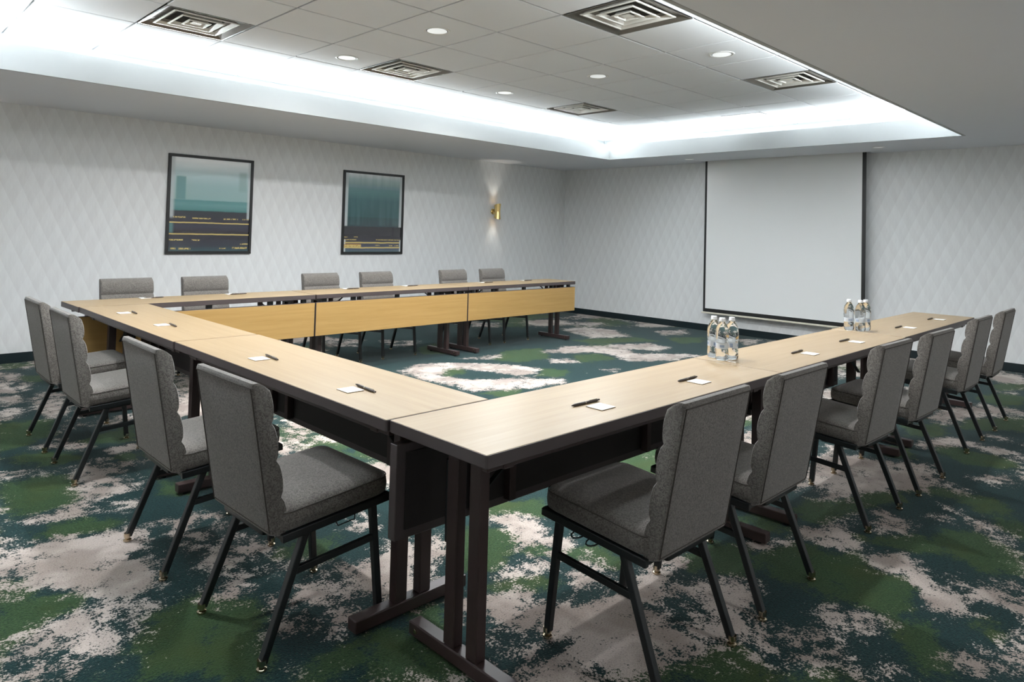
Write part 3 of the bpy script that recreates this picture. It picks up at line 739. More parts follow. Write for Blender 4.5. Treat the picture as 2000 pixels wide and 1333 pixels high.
for x0, x1, y0, y1 in ((TX0 - lt, TX1 + lt, TY1 - 0.004, TY1 + lt), (TX0 - lt, TX1 + lt, TY0 - lt, TY0 + 0.004), (TX1 - 0.004, TX1 + lt, TY0 + 0.004, TY1 - 0.004), (TX0 - lt, TX0 + 0.004, TY0 + 0.004, TY1 - 0.004)):
    MB().box(x0, x1, y0, y1, ZS - 0.003, ZL).build('cove_lip', M['fascia'], ceiling)
for x0, x1, y0, y1 in ((TX0 - CB - .03, TX1 + CB + .03, TY1 + CB, TY1 + CB + .03), (TX0 - CB - .03, TX1 + CB + .03, TY0 - CB - .03, TY0 - CB), (TX1 + CB, TX1 + CB + .03, TY0 - CB, TY1 + CB), (TX0 - CB - .03, TX0 - CB, TY0 - CB, TY1 + CB)):
    MB().box(x0, x1, y0, y1, 2.515, ZC + 0.045).build('cove_back', M['fascia'], ceiling)

GX0, GPX = 1.443, 0.6186
GY0, GPY = 1.55, 0.5955
gx = [GX0 + GPX * k for k in range(-5, 11)]
gy = [GY0 + GPY * k for k in range(-3, 7)]
cx0, cx1, cy0, cy1 = TX0 - CB, TX1 + CB, TY0 - CB, TY1 + CB
# grid members
mb = MB()
for x in gx:
    if cx0 < x < cx1:
        mb.box(x - 0.012, x + 0.012, cy0, cy1, ZC + 0.014, ZC + 0.03)
for y in gy:
    if cy0 < y < cy1:
        mb.box(cx0, cx1, y - 0.012, y + 0.012, ZC + 0.014, ZC + 0.03)
mb.build('ceiling_grid', M['grid'], ceiling)
def cell(x, y):
    return (int(math.floor((x - GX0) / GPX)), int(math.floor((y - GY0) / GPY)))
VENTS = [(0.515, 3.63), (2.37, 3.63), (4.845, 3.63), (2.37, 1.25), (4.845, 1.25)]
LAMPS = [(1.752, 3.63), (1.752, 2.445), (1.752, 1.25), (3.61, 3.63), (3.61, 2.445), (3.61, 1.25), (-0.10, 2.445)]  # last one is unseen, added to brighten the near-left floor
vent_cells = {cell(*p) for p in VENTS}
tile_cache = {}
def tile_mesh(w, d):
    key = (round(w, 3), round(d, 3))
    if key not in tile_cache:
        m_ = MB()
        g = 0.0075
        hx, hy = w / 2 - g, d / 2 - g
        rings = []
        for inset, z in ((0, 0.024), (0, 0.003), (0.003, 0.0)):
            rings.append([(-hx + inset, -hy + inset, z), (hx - inset, -hy + inset, z), (hx - inset, hy - inset, z), (-hx + inset, hy - inset, z)])
        m_.loft(rings)
        me = m_.mesh('ceiling_tile')
        me.materials.append(M['tile'])
        tile_cache[key] = me
    return tile_cache[key]
ex = [cx0] + [x for x in gx if cx0 < x < cx1] + [cx1]
ey = [cy0] + [y for y in gy if cy0 < y < cy1] + [cy1]
for i in range(len(ex) - 1):
    for j in range(len(ey) - 1):
        mxx, myy = (ex[i] + ex[i + 1]) / 2, (ey[j] + ey[j + 1]) / 2
        if cell(mxx, myy) in vent_cells:
            continue
        o = bpy.data.objects.new('ceiling_tile', tile_mesh(ex[i + 1] - ex[i], ey[j + 1] - ey[j]))
        col.objects.link(o)
        o.parent = ceiling
        o.location = (mxx, myy, ZC + random.uniform(-0.0006, 0.0006))

# ================================================================== CEILING FITTINGS
def make_vent(x, y, label):
    root = empty('ceiling_vent', (x, y, ZC))
    tag(root, label, 'vent', 'square ceiling air vents')
    hx, hy = GPX / 2 - 0.004, GPY / 2 - 0.004
    # recessed pan : sloping sides rising into a dark duct
    m_ = MB()
    rings = []
    for i_, z in ((0, 0.0), (0.012, 0.0), (0.05, 0.018), (0.14, 0.035), (0.14, 0.043)):
        rings.append([(-hx + i_, -hy + i_, z), (hx - i_, -hy + i_, z), (hx - i_, hy - i_, z), (-hx + i_, hy - i_, z)])
    m_.loft(rings, cap=False)
    m_.build('pan', M['vent_pan'], root)
    MB().box(-0.2, 0.2, -0.2, 0.2, 0.040, 0.044).build('duct', M['vent_dark'], root)
    for s, z in ((0.225, 0.004), (0.15, 0.002), (0.078, 0.0)):
        k = MB()
        rr = []
        for d_, z_ in ((0.0, z + 0.005), (0.0, z), (0.012, z - 0.001), (0.026, z + 0.022), (0.023, z + 0.024), (0.010, z + 0.004)):
            q = s - d_
            qy = q * GPY / GPX
            rr.append([(-q, -qy, z_), (q, -qy, z_), (q, qy, z_), (-q, qy, z_)])
        rr.append(rr[0])
        k.loft(rr, cap=False)
        k.build('louvre', M['vent'], root)
    MB().box(-0.035, 0.035, -0.034, 0.034, 0.004, 0.008, 0.001, 1).build('centre_plate', M['vent'], root)
VL = ['square ceiling vent leftmost in the tray, above the left framed print',
      'square ceiling vent between the two tray downlights near the middle left',
      'small square ceiling vent farthest from the viewer on the picture-wall side',
      'large square ceiling vent at the top edge beside the soffit',
      'square ceiling vent by the soffit edge nearest the projection screen']
for (x, y), l_ in zip(VENTS, VL):
    make_vent(x, y, l_)

def make_lamp(x, y, z, r, label, watts, lens, group, name='downlight'):
    root = empty(name, (x, y, z))
    tag(root, label, 'downlight', group)
    m_ = MB()
    m_.lathe([(r * 1.22, 0.0), (r * 1.22, -0.003), (r * 1.1, -0.006), (r, -0.003), (r * 0.97, 0.002), (r * 0.97, 0.0)], 32, cap=False)
    autosmooth(m_.build('trim_ring', M['white_metal'], root))
    m_ = MB()
    m_.lathe([(r * 0.92, -0.0025), (r * 0.7, -0.003), (0.004, -0.0032)], 32)
    autosmooth(m_.build('lens', lens, root))
    k = MB()
    k.lathe([(r * 1.0, -0.0006), (r * 0.9, -0.0012)], 32, cap=False)
    autosmooth(k.build('painted_gap_shade', M['vent_dark'], root))  # dark ring painted in for the shade between trim and lens
    if watts > 0:
        area_light('downlight_beam', (x, y, z - 0.02), (0, 0, 0), r * 1.6, r * 1.6, watts, (0.97, 0.985, 1.0), math.radians(170), 'DISK')
LL = ['round downlight on the picture-wall side of the tray, between the two left vents',
      'round tray downlight nearest the top edge left of centre',
      'round tray downlight beside the large near vent, just outside the picture',
      'round tray downlight left of the small far vent',
      'round tray downlight in the middle of the ceiling grid',
      'round tray downlight beside the soffit, between its two vents',
      'unseen tray downlight added above the near tables to brighten the floor']
for (x, y), l_ in zip(LAMPS, LL):
    make_lamp(x, y, ZC, 0.078, l_, DOWN_W, M['lens'], 'recessed downlights in the ceiling tray')
for x, y, l_ in ((7.34, 3.709, 'small soffit downlight just left of the projection screen'),
                 (7.31, 1.278, 'small soffit downlight just right of the projection screen'),
                 (-1.7, -0.2, 'added soffit fill light behind the viewpoint near the right corner'),  # from here on unseen, added as fill for chair backs and floor
                 (-1.7, 2.4, 'added soffit fill light behind the viewpoint in the middle'),
                 (-1.7, 4.8, 'added soffit fill light behind the viewpoint near the picture wall'),
                 (1.0, -1.5, 'added soffit fill light over the right-hand side, near end'),
                 (3.6, -1.5, 'added soffit fill light over the right-hand side, middle'),
                 (6.2, -1.5, 'added soffit fill light over the right-hand side, far end')):
    make_lamp(x, y, ZS, 0.05, l_, SOFFIT_W if x < 0 else (SOFFIT_W * 3.2 if y < 0 else SOFFIT_W * 0.3), M['lens_dim'], 'small recessed soffit downlights')

rp = empty('return_air_panel', (6.42, 2.38, ZC))
tag(rp, 'flat grey square return panel in the bright end of the tray', 'ceiling panel')
MB().box(-0.255, 0.255, -0.235, 0.235, -0.0022, 0.0005).build('panel', M['return_panel'], rp)
MB().box(-0.24, 0.24, -0.22, 0.22, 0.0005, 0.004).build('backing', M['vent_dark'], rp)

# ================================================================== WALL THINGS
def art_material(name, which):
    t = NT(name)
    tc = t.n('ShaderNodeTexCoord')
    sp = t.n('ShaderNodeSeparateXYZ')
    t.l(tc.outputs['Generated'], sp.inputs[0])
    u, v_ = sp.outputs[0], sp.outputs[2]
    mp = t.n('ShaderNodeMapping')
    mp.inputs['Scale'].default_value = (2.0, 1, 26) if which == 0 else (9, 1, 0.9)
    t.l(tc.outputs['Generated'], mp.inputs[0])
    st = t.noise(mp.outputs[0], 1.5, 3)
    mp2 = t.n('ShaderNodeMapping')
    mp2.inputs['Scale'].default_value = (5, 1, 5)
    t.l(tc.outputs['Generated'], mp2.inputs[0])
    cl = t.noise(mp2.outputs[0], 1.0, 3)
    vv = t.math('ADD', v_, t.math('MULTIPLY', t.math('SUBTRACT', cl, 0.5), 0.012))
    def ramp(stops):
        r = t.n('ShaderNodeValToRGB')
        e = r.color_ramp.elements
        e[0].position, e[0].color = stops[0][0], (*lin(stops[0][1]), 1)
        e[1].position, e[1].color = stops[-1][0], (*lin(stops[-1][1]), 1)
        for p_, c_ in stops[1:-1]:
            k = e.new(p_)
            k.color = (*lin(c_), 1)
        t.l(vv, r.inputs[0])
        return r.outputs[0]
    def boxm(u0, u1, v0, v1, s=0.006):
        a = t.math('MULTIPLY', t.smooth(u, u0 - s, u0 + s), t.math('SUBTRACT', 1.0, t.smooth(u, u1 - s, u1 + s)))
        b = t.math('MULTIPLY', t.smooth(vv, v0 - s, v0 + s), t.math('SUBTRACT', 1.0, t.smooth(vv, v1 - s, v1 + s)))
        return t.math('MULTIPLY', a, b)
    GOLD, PALE = lin((205, 182, 110)), lin((196, 203, 204))
    if which == 0:
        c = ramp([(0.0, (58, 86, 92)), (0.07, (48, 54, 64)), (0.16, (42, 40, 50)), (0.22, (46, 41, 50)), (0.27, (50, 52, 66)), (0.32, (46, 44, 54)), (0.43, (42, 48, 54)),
                  (0.44, (62, 120, 120)), (0.50, (88, 146, 144)), (0.545, (74, 134, 134)), (0.555, (142, 176, 174)), (0.70, (158, 190, 190)), (0.84, (196, 218, 220)), (0.96, (248, 250, 250))])  # pale top is partly the print, partly the cove's reflection painted in
        c = t.mix(t.math('MULTIPLY', t.math('MULTIPLY', st, 0.22), t.smooth(vv, 0.43, 0.46)), c, lin((150, 175, 178)))
        c = t.mix(t.math('MULTIPLY', boxm(0.08, 0.19, 0.55, 0.79, 0.012), 0.85), c, lin((96, 144, 143)))
        c = t.mix(t.math('MULTIPLY', boxm(0.84, 0.94, 0.66, 0.87, 0.025), 0.6), c, lin((136, 164, 160)))
        c = t.mix(t.math('MULTIPLY', boxm(-.1, 0.06, 0.36, 1.1, 0.02), 0.75), c, PALE)
        c = t.mix(t.math('MULTIPLY', boxm(0.955, 1.1, 0.36, 1.1, 0.015), 0.75), c, PALE)
        c = t.mix(t.math('MULTIPLY', boxm(-.1, 0.06, 0.2, 0.31, 0.02), 0.7), c, lin((92, 140, 140)))
        lines = [(-.1, 1.1, .303, .315), (-.1, 1.1, .184, .197)]
        dashes = [(.06, .2, .358, .372), (.28, .5, .35, .362), (.66, .84, .352, .364), (.9, .98, .352, .362), (.02, .18, .122, .136), (.28, .38, .122, .134), (.04, .1, .03, .046), (.13, .27, .03, .046), (.62, .7, .036, .046), (.78, .97, .036, .054), (.88, .98, .082, .094)]
    else:
        c = ramp([(0.0, (76, 104, 106)), (0.05, (70, 78, 96)), (0.16, (50, 48, 55)), (0.3, (45, 44, 48)), (0.325, (44, 46, 50)), (0.33, (44, 66, 70)), (0.44, (46, 74, 78)),
                  (0.45, (50, 86, 88)), (0.66, (58, 98, 100)), (0.8, (94, 132, 134)), (0.92, (178, 200, 200)), (0.99, (236, 240, 240))])  # whitened top also carries the glass reflection of the cove as colour
        c = t.mix(t.math('MULTIPLY', t.math('MULTIPLY', t.smooth(st, 0.35, 0.75), 0.25), t.smooth(vv, 0.33, 0.36)), c, lin((86, 128, 128)))
        c = t.mix(t.math('MULTIPLY', boxm(-.1, 0.065, 0.33, 1.1, 0.01), 0.85), c, PALE)
        c = t.mix(t.math('MULTIPLY', boxm(0.945, 1.1, 0.33, 1.1, 0.01), 0.8), c, PALE)
        c = t.mix(t.math('MULTIPLY', boxm(-.1, 0.045, 0.0, 0.165, 0.008), 0.9), c, PALE)
        c = t.mix(t.math('MULTIPLY', boxm(0.965, 1.1, 0.0, 0.165, 0.008), 0.9), c, PALE)
        lines = [(0.03, .97, .118, .134), (0.03, .97, .056, .072)]
        dashes = [(.0, .22, .156, .166), (.55, .98, .158, .168), (.03, .3, .066, .1), (.18, .24, .19, .2), (.02, .08, .19, .197), (.54, .62, .09, .098), (.78, .84, .084, .094), (.88, .95, .084, .094)]
        c = t.mix(t.math('MULTIPLY', boxm(0.02, 0.3, 0.06, 0.11, 0.008), 0.8), c, lin((168, 118, 52)))
    m1 = None
    for r_ in lines:
        c = t.mix(boxm(*r_, 0.003), c, GOLD)
    for r_ in dashes:
        c = t.mix(t.math('MULTIPLY', boxm(*r_, 0.004), t.smooth(t.noise(mp2.outputs[0], 12, 2), 0.38, 0.5)), c, GOLD)
    t.base(c)
    t.set(Roughness=0.25, Specular_IOR_Level=0.5)
    t.b.inputs['Coat Weight'].default_value = 1.0
    t.b.inputs['Coat Roughness'].default_value = 0.04
    return t.m

def picture(x0, x1, z0, z1, mat, label):
    root = empty('framed_print', ((x0 + x1) / 2, YL, z0))
    tag(root, label, 'picture')
    w, h = x1 - x0, z1 - z0
    fw, d = 0.030, 0.028
    for a in ((-w / 2, w / 2, 0, fw), (-w / 2, w / 2, h - fw, h), (-w / 2, -w / 2 + fw, fw, h - fw), (w / 2 - fw, w / 2, fw, h - fw)):
        MB().box(a[0], a[1], -d, -0.002, a[2], a[3], 0.002, 1).build('frame_rail', M['black_paint'], root)
    MB().box(-w / 2 + fw * .6, w / 2 - fw * .6, -0.014, -0.008, fw * .6, h - fw * .6).build('print', mat, root)
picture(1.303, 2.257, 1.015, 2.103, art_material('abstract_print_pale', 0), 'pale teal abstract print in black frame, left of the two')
picture(3.471, 4.438, 1.005, 2.095, art_material('abstract_print_dark', 1), 'dark teal abstract print in black frame, nearer the wall sconce')

def sconce(x, label):
    root = empty('wall_sconce', (x, YL, 1.66))
    tag(root, label, 'wall light')
    m_ = MB()
    m_.lathe([(0.045, 0), (0.045, 0.012), (0.038, 0.02), (0.02, 0.022), (0.012, 0.03), (0.012, 0.06)], 24)
    m_.bm.transform(Matrix.Rotation(PI / 2, 4, 'X'))
    autosmooth(m_.build('backplate', M['brass'], root))
    # hour-glass cut shade : faceted hollow tube, open at both ends
    m_ = MB()
    prof_o = [(0.052, -0.105), (0.047, -0.06), (0.043, 0), (0.047, 0.06), (0.052, 0.105)]
    prof_i = [(0.049, 0.105), (0.044, 0.06), (0.040, 0), (0.044, -0.06), (0.049, -0.105)]
    n = 10
    rr = []
    for r, z in prof_o + prof_i + [prof_o[0]]:
        rr.append([(r * math.cos(2 * PI * k / n), -0.105 + r * math.sin(2 * PI * k / n), z + (0.018 * math.sin(2 * PI * k / n) * (-1 if z > 0 else 1) if abs(z) > 0.1 else 0)) for k in range(n)])
    m_.loft(rr, cap=False)
    m_.build('shade', M['brass'], root)
    m_ = MB()
    m_.lathe([(0.004, -0.035), (0.015, -0.03), (0.02, 0), (0.015, 0.03), (0.004, 0.035)], 14, (0, -0.105))
    autosmooth(m_.build('bulb', M['bulb'], root))
    for sgn in (1, -1):
        d = bpy.data.lights.new('sconce_beam', 'SPOT')
        d.energy = SCONCE_W * 3
        d.color = (1.0, 0.95, 0.86)
        d.spot_size = math.radians(66)
        d.spot_blend = 0.7
        d.shadow_soft_size = 0.02
        o = bpy.data.objects.new('sconce_beam', d)
        col.objects.link(o)
        o.location = (x, YL - 0.105, 1.66 + sgn * 0.06)
        o.rotation_euler = (PI, 0, 0) if sgn > 0 else (0, 0, 0)
sconce(6.175, 'small brass up-and-down wall sconce right of the prints')
sconce(-0.55, 'matching brass wall sconce left of the prints, outside the picture')

# projection screen
scr = empty('projection_screen', (7.75, 2.615, 0.29))
tag(scr, 'white pull-down projection screen with black borders on the back wall', 'projection screen')
sy = 1.07
zt = 2.50 - 0.29
MB().box(-0.001, 0.001, -sy + 0.045, sy - 0.032, 0.05, zt).build('viewing_surface', M['screen'], scr)
MB().box(-0.0015, 0.0015, sy - 0.032, sy, 0.0, zt).build('border', M['black_paint'], scr)
MB().box(-0.0015, 0.0015, -sy, -sy + 0.045, 0.0, zt).build('border', M['black_paint'], scr)
MB().box(-0.0015, 0.0015, -sy + 0.045, sy - 0.032, 0.0, 0.05).build('border', M['black_paint'], scr)
MB().box(-0.014, 0.012, -sy - 0.02, sy + 0.022, -0.024, 0.0, 0.005, 2).build('weight_bar', M['screen_bar'], scr)

# ================================================================== TABLES
W = 0.456
def make_table(loc, rz, L, label, panel=True, sticker=False):
    """local x along the length, y = 0 chair side, y = W panel side"""
    root = empty('folding_table', (loc[0], loc[1], 0), rz)
    tag(root, label, 'table', 'folding meeting tables in a U')
    g = 0.0022
    top = MB().box(g + 0.002, L - g - 0.002, 0.002, W - 0.002, H - 0.036, H, 0.0008, 1).build('tabletop', M['wood_top'], root)
    eb = MB()
    zb, zt_ = H - 0.040, H - 0.0012
    # edge band : mitred ring round the top
    out = rrect(L / 2 - g, W / 2, 0.006, 0, 2, L / 2, W / 2)
    inn = rrect(L / 2 - g - 0.0025, W / 2 - 0.0025, 0.004, 0, 2, L / 2, W / 2)
    inn2 = rrect(L / 2 - g - 0.03, W / 2 - 0.03, 0.004, 0, 2, L / 2, W / 2)
    R = [[(x, y, zb + 0.003) for x, y, _ in out], [(x, y, zt_ - 0.0005) for x, y, _ in out], [(x, y, zt_) for x, y, _ in inn], [(x, y, zb + 0.006) for x, y, _ in inn], [(x, y, zb + 0.004) for x, y, _ in inn2], [(x, y, zb) for x, y, _ in inn2]]
    R.append([(x, y, zb) for x, y, _ in rrect(L / 2 - g - 0.003, W / 2 - 0.003, 0.004, 0, 2, L / 2, W / 2)])
    R.append(R[0])
    eb.loft(R, cap=False)
    eb.build('edge_band', M['edge'], top)
    # under-rails
    MB().box(0.06, L - 0.06, 0.055, 0.08, H - 0.075, H - 0.040, 0.002, 1).build('under_rail', M['brown_metal'], root)
    MB().box(0.06, L - 0.06, 0.335, 0.36, H - 0.051, H - 0.040, 0.002, 1).build('under_rail', M['brown_metal'], root)
    for e, s in ((0.145, 1), (L - 0.145, -1)):
        xb = e
        fb_ = MB().box(xb - 0.025, xb + 0.025, -0.012, W + 0.02, 0.012, 0.055, 0.004, 2).build('foot_bar', M['brown_metal'], root)
        for yy in (0.03, W - 0.025):
            k = MB()
            k.lathe([(0.014, 0.0), (0.016, 0.004), (0.014, 0.012)], 12, (xb, yy))
            autosmooth(k.build('levelling_foot', M['black_metal'], fb_))
        for sx_ in (-1, 1):
            k = MB()
            k.lathe([(0.008, 0.0), (0.008, 0.003), (0.005, 0.004)], 10)
            k.bm.transform(Matrix.Translation((xb + sx_ * 0.025, 0.44, 0.034)) @ Matrix.Rotation(sx_ * PI / 2, 4, 'Y'))
            k.build('bolt', M['chrome'], fb_)
        for yc in (0.176, 0.281):
            MB().box(xb - 0.02, xb + 0.02, yc - 0.025, yc + 0.025, 0.055, H - 0.075, 0.003, 1).build('leg', M['brown_metal'], root)
        MB().box(xb - 0.022, xb + 0.022, 0.05, 0.365, H - 0.078, H - 0.040, 0.003, 1).build('hinge_bracket', M['brown_metal'], root)
        # folding diagonal stay
        k = MB()
        k.bar((xb + s * 0.02, 0.228, 0.50), (xb + s * 0.30, 0.228, H - 0.05), 0.018, 0.006)
        k.build('folding_stay', M['black_metal'], root)
    # hinge tube between the leg frames
    k = MB()
    k.tube([(0.15, 0.32, 0.62), (0.15, 0.32, 0.36)], 0.014, 10)
    if panel:
        autosmooth(k.build('hinge_tube', M['black_metal'], root))
        pan = MB().box(0.004, L - 0.004, 0.414, 0.4505, 0.365, 0.668, 0.002, 1).build('modesty_panel', M['edge'], root)
        MB().box(0.0065, L - 0.0065, 0.446, 0.4515, 0.3675, 0.6655).build('panel_face', M['wood_panel'], pan)
        MB().box(0.04, L - 0.04, 0.409, 0.416, 0.395, 0.64).build('panel_backing', M['panel_back'], pan)
        for q in (0.33, 0.50, L - 0.50, L - 0.19):
            MB().box(q - 0.016, q + 0.016, 0.376, 0.409, 0.385, H - 0.045, 0.002, 1).build('panel_bracket', M['brown_metal'], root)
        for q in (0.1, 0.42, L / 2, L - 0.42, L - 0.1):
            MB().box(q - 0.022, q + 0.022, 0.40, 0.43, 0.664, H - 0.040, 0.002, 1).build('panel_hanger', M['black_metal'], root)
        if sticker:
            MB().box(0.78, 0.83, 0.4075, 0.4092, 0.49, 0.55).build('sticker', M['sticker'], root)
    else:
        k.bm.free()
    return root

make_table((0.003, 0.0), 0.0, 1.872, 'table at the near corner, right-hand row, closest to the viewer')
make_table((1.876, 0.0), 0.0, 1.856, 'middle table of the right-hand row, holding three bottles at its near end', True, True)
make_table((3.733, 0.008), 0.004, 1.92, 'far end table of the right-hand row, under the far bottles', False)
tb = make_table((-0.004, 2.345), -PI / 2, 1.885, 'table of the left-near row adjoining the near corner table')
make_table((-0.012, 4.180), -PI / 2 + 0.002, 1.832, 'table of the left-near row adjoining the far row corner')
RL = 0.0215
def left_pt(s):       # point on the outer edge of the far row, s metres from its corner
    c0 = Vector((-0.035, 4.640))
    return c0 + Vector((math.cos(RL), math.sin(RL))) * s
for s, L_, l_ in ((1.905, 1.90, 'far row table at the corner, below the left framed print'),
                  (3.785, 1.875, 'middle table of the far row along the picture wall'),
                  (5.67, 1.88, 'end table of the far row, nearest the back wall corner')):
    p_ = left_pt(s)
    make_table((p_.x, p_.y), PI + RL, L_, l_)

# ================================================================== CHAIRS
def make_chair():
    root = empty('banquet_chair')
    SL = 0.075
    # seat cushion
    def fz(x, y):
        return SL * y
    m_ = MB()
    hx, hy, cy_ = 0.222, 0.215, 0.038
    z0, z1 = 0.406, 0.476
    rings = []
    for ins, z in ((0.012, z0), (0.002, z0 + 0.008), (0.0, z0 + 0.03), (0.002, z1 - 0.018), (0.008, z1 - 0.005), (0.020, z1 + 0.003), (0.05, z1 + 0.009), (0.10, z1 + 0.013), (0.16, z1 + 0.014)):
        rings.append(rrect(hx - ins, hy - ins, max(0.012, 0.045 - ins * 0.2), z, 5, 0, cy_, fz))
    m_.loft(rings)
    seat = autosmooth(m_.build('seat', M['fabric'], root), 60)
    pp = rrect(hx - 0.0035, hy - 0.0035, 0.043, z1 - 0.010, 5, 0, cy_, fz)
    k = MB()
    k.tube(pp + [pp[0]], 0.0019, 6, False)
    autosmooth(k.build('piping', M['piping'], seat))
    # backrest : scalloped channel profile extruded across the width
    zb, zt_ = 0.386, 0.868
    yb, yt = -0.196, -0.280
    def rear(t_):
        return yb + (yt - yb) * t_ , zb + (zt_ - zb) * t_
    n_ch = 4
    prof = []
    for q in (0.012, 0.25, 0.5, 0.75, 0.985):
        y, z = rear(q)
        prof.append((y, z, 0))
    # rounded top
    y, z = rear(1.0)
    prof += [(y + 0.006, z + 0.003, 0), (y + 0.026, z + 0.003, 0)]
    thick = 0.050
    per = 7
    for c in range(n_ch):
        for k_ in range(per):
            s = k_ / per
            tt = 0.985 - (c + s) / n_ch * 0.985
            y, z = rear(tt)
            bulge = 0.015 * math.sqrt(max(0.0, math.sin(PI * s)))
            if c == 0 and s < 0.3:
                bulge = max(bulge, 0.004)
            prof.append((y + thick + bulge - (0.012 if (c == 0 and k_ == 0) else 0), z, 1))
    y, z = rear(0.0)
    prof += [(y + thick, z + 0.004, 0), (y + 0.03, z - 0.006, 0)]
    hw = 0.206
    m_ = MB()
    rings = []
    cyy = sum(p[0] for p in prof) / len(prof)
    for x, sh in ((-hw, 0.80), (-hw + 0.004, 0.93), (-hw + 0.014, 1.0), (-hw + 0.06, 1.02), (0, 1.05), (hw - 0.06, 1.02), (hw - 0.014, 1.0), (hw - 0.004, 0.93), (hw, 0.80)):
        ring = []
        for y, z, f_ in prof:
            tt = (z - zb) / (zt_ - zb)
            yr = yb + (yt - yb) * tt
            dy = y - yr
            zz_ = z
            if sh < 0.95:
                zz_ = zb + 0.004 + (z - zb) * (1 - 0.02 * (1 - sh) / 0.2)
                ny = yr + 0.004 * (1 - sh) / 0.2 + dy * (1 - 0.55 * (1 - sh))
            else:
                ny = yr + dy * (sh if dy > 0.03 else 1)
            ring.append((x, ny, zz_))
        rings.append(ring)
    m_.loft(rings)
    back = autosmooth(m_.build('backrest', M['fabric'], root), 50)
    # piping round the rear panel
    k = MB()
    loop = []
    for sx, q in ((-1, 0.03), (-1, 0.5), (-1, 0.975), (1, 0.975), (1, 0.5), (1, 0.03)):
        y, z = rear(q)
        loop.append((sx * (hw - 0.008), y - 0.0005, z))
    k.tube(loop + [loop[0]], 0.0019, 6, False)
    autosmooth(k.build('piping', M['piping'], back))
    # brackets joining back and seat
    k = MB()
    k.box(-0.14, 0.14, -0.192, -0.150, 0.368, 0.402, 0.010, 2)
    autosmooth(k.build('back_bracket', M['black_metal'], root))
    # seat frame : flat rails under the cushion
    def rz(y):
        return 0.3905 + SL * y
    fr = MB()
    for s in (-1, 1):
        fr.bar((s * 0.212, -0.165, rz(-0.165)), (s * 0.212, 0.252, rz(0.252)), 0.020, 0.026, 0.003)
    fr.bar((-0.212, 0.245, rz(0.245)), (0.212, 0.245, rz(0.245)), 0.016, 0.026, 0.003)
    fr.bar((-0.212, -0.150, rz(-0.15)), (0.212, -0.150, rz(-0.15)), 0.020, 0.024, 0.003)
    fr.box(-0.205, 0.205, -0.155, 0.24, 0.396, 0.402)
    fr.build('seat_frame', M['black_metal'], root)
    for s in (-1, 1):
        for kind in ('front', 'rear'):
            if kind == 'front':
                a, b = (s * 0.212, 0.217, 0.022), (s * 0.206, 0.182, rz(0.182) - 0.008)
            else:
                a, b = (s * 0.216, -0.217, 0.022), (s * 0.206, -0.078, rz(-0.078) - 0.008)
            k = MB()
            k.bar(a, b, 0.024, 0.024, 0.003, (0, 1, 0))
            leg = k.build('leg', M['black_metal'], root)
            g_ = MB()
            cx_, cy2 = a[0] * 1.004, a[1] * 1.01
            g_.lathe([(0.014, 0.0), (0.0165, 0.003), (0.016, 0.008), (0.009, 0.012), (0.009, 0.016), (0.0145, 0.018), (0.0145, 0.034)], 14, (cx_, cy2))
            autosmooth(g_.build('glide', M['chrome'], leg))
        k = MB()
        k.bar((s * 0.208, 0.190, 0.283), (s * 0.209, -0.119, 0.263), 0.016, 0.022, 0.002)
        k.build('stretcher', M['black_metal'], root)
    # ganging wire loops
    for s in (-1, 1):
        k = MB()
        if s < 0:
            for y_ in (0.035, 0.095):
                pts = [(s * (0.214 + 0.030 * math.sin(PI * i / 6)), y_ - 0.020 * math.cos(PI * i / 6), rz(y_) - 0.015 - 0.004 * math.sin(PI * i / 6)) for i in range(7)]
                k.tube(pts, 0.0025, 6)
        else:
            pts = [(s * 0.216, 0.03, rz(0.03) - 0.012), (s * 0.222, 0.035, rz(0.03) - 0.026), (s * 0.222, 0.10, rz(0.10) - 0.026), (s * 0.216, 0.105, rz(0.1) - 0.012)]
            k.tube(pts, 0.0025, 6)
        k.build('ganging_hook', M['black_metal'], root)
    return root

def copy_tree(o, parent=None):
    c = o.copy()
    col.objects.link(c)
    if parent is not None:
        c.parent = parent
        c.matrix_parent_inverse = o.matrix_parent_inverse.copy()
    for ch in list(o.children):
        copy_tree(ch, c)
    return c

proto = make_chair()
CH = []
ORD = ['first', 'second', 'third', 'fourth', 'fifth', 'sixth']
CRX = [0.687, 1.345, 2.445, 3.165, 4.27, 5.07]
for i, x in enumerate(CRX):
    l_ = ['grey upholstered chair closest to the viewer on the right-hand row, seat fully visible',
          'second grey chair from the near corner on the right-hand row',
          'third grey chair from the near corner on the right-hand row',
          'fourth grey chair from the near corner on the right-hand row',
          'fifth grey chair from the near corner on the right-hand row',
          'grey chair at the far end of the right-hand row, by the back wall'][i]
    CH.append(((x, -0.048 - (0.02 if i in (3,) else 0), 0), 0.0 + [0.0, 0.0, -0.02, -0.02, 0.0, 0.02][i], l_))
CMY = [0.852, 1.600, 2.865, 3.535]
for i, y in enumerate(CMY):
    l_ = ['grey chair nearest the near corner on the left-near row, large in front',
          'second grey chair on the left-near row, behind the large front one',
          'third grey chair on the left-near row, counted from the near corner',
          'grey chair at the far left end of the left-near row'][i]
    CH.append((([-0.105, -0.132, -0.142, -0.142][i], y, 0), -PI / 2 + [0.03, 0.0, 0, 0][i], l_))
CLX = [0.536, 1.197, 2.387, 3.080, 4.205, 4.87]
for i, x in enumerate(CLX):
    l_ = ['grey chair at the left end of the far row, only its back showing',
          'second chair from the left in the far row, below the left framed print',
          'third chair from the left in the far row against the picture wall',
          'fourth chair from the left in the far row, below the dark print',
          'fifth chair from the left in the far row, left of the sconce',
          'grey chair at the right end of the far row, below the sconce'][i]
    CH.append(((x, 4.755 + 0.012 * x, 0), PI + RL, l_))
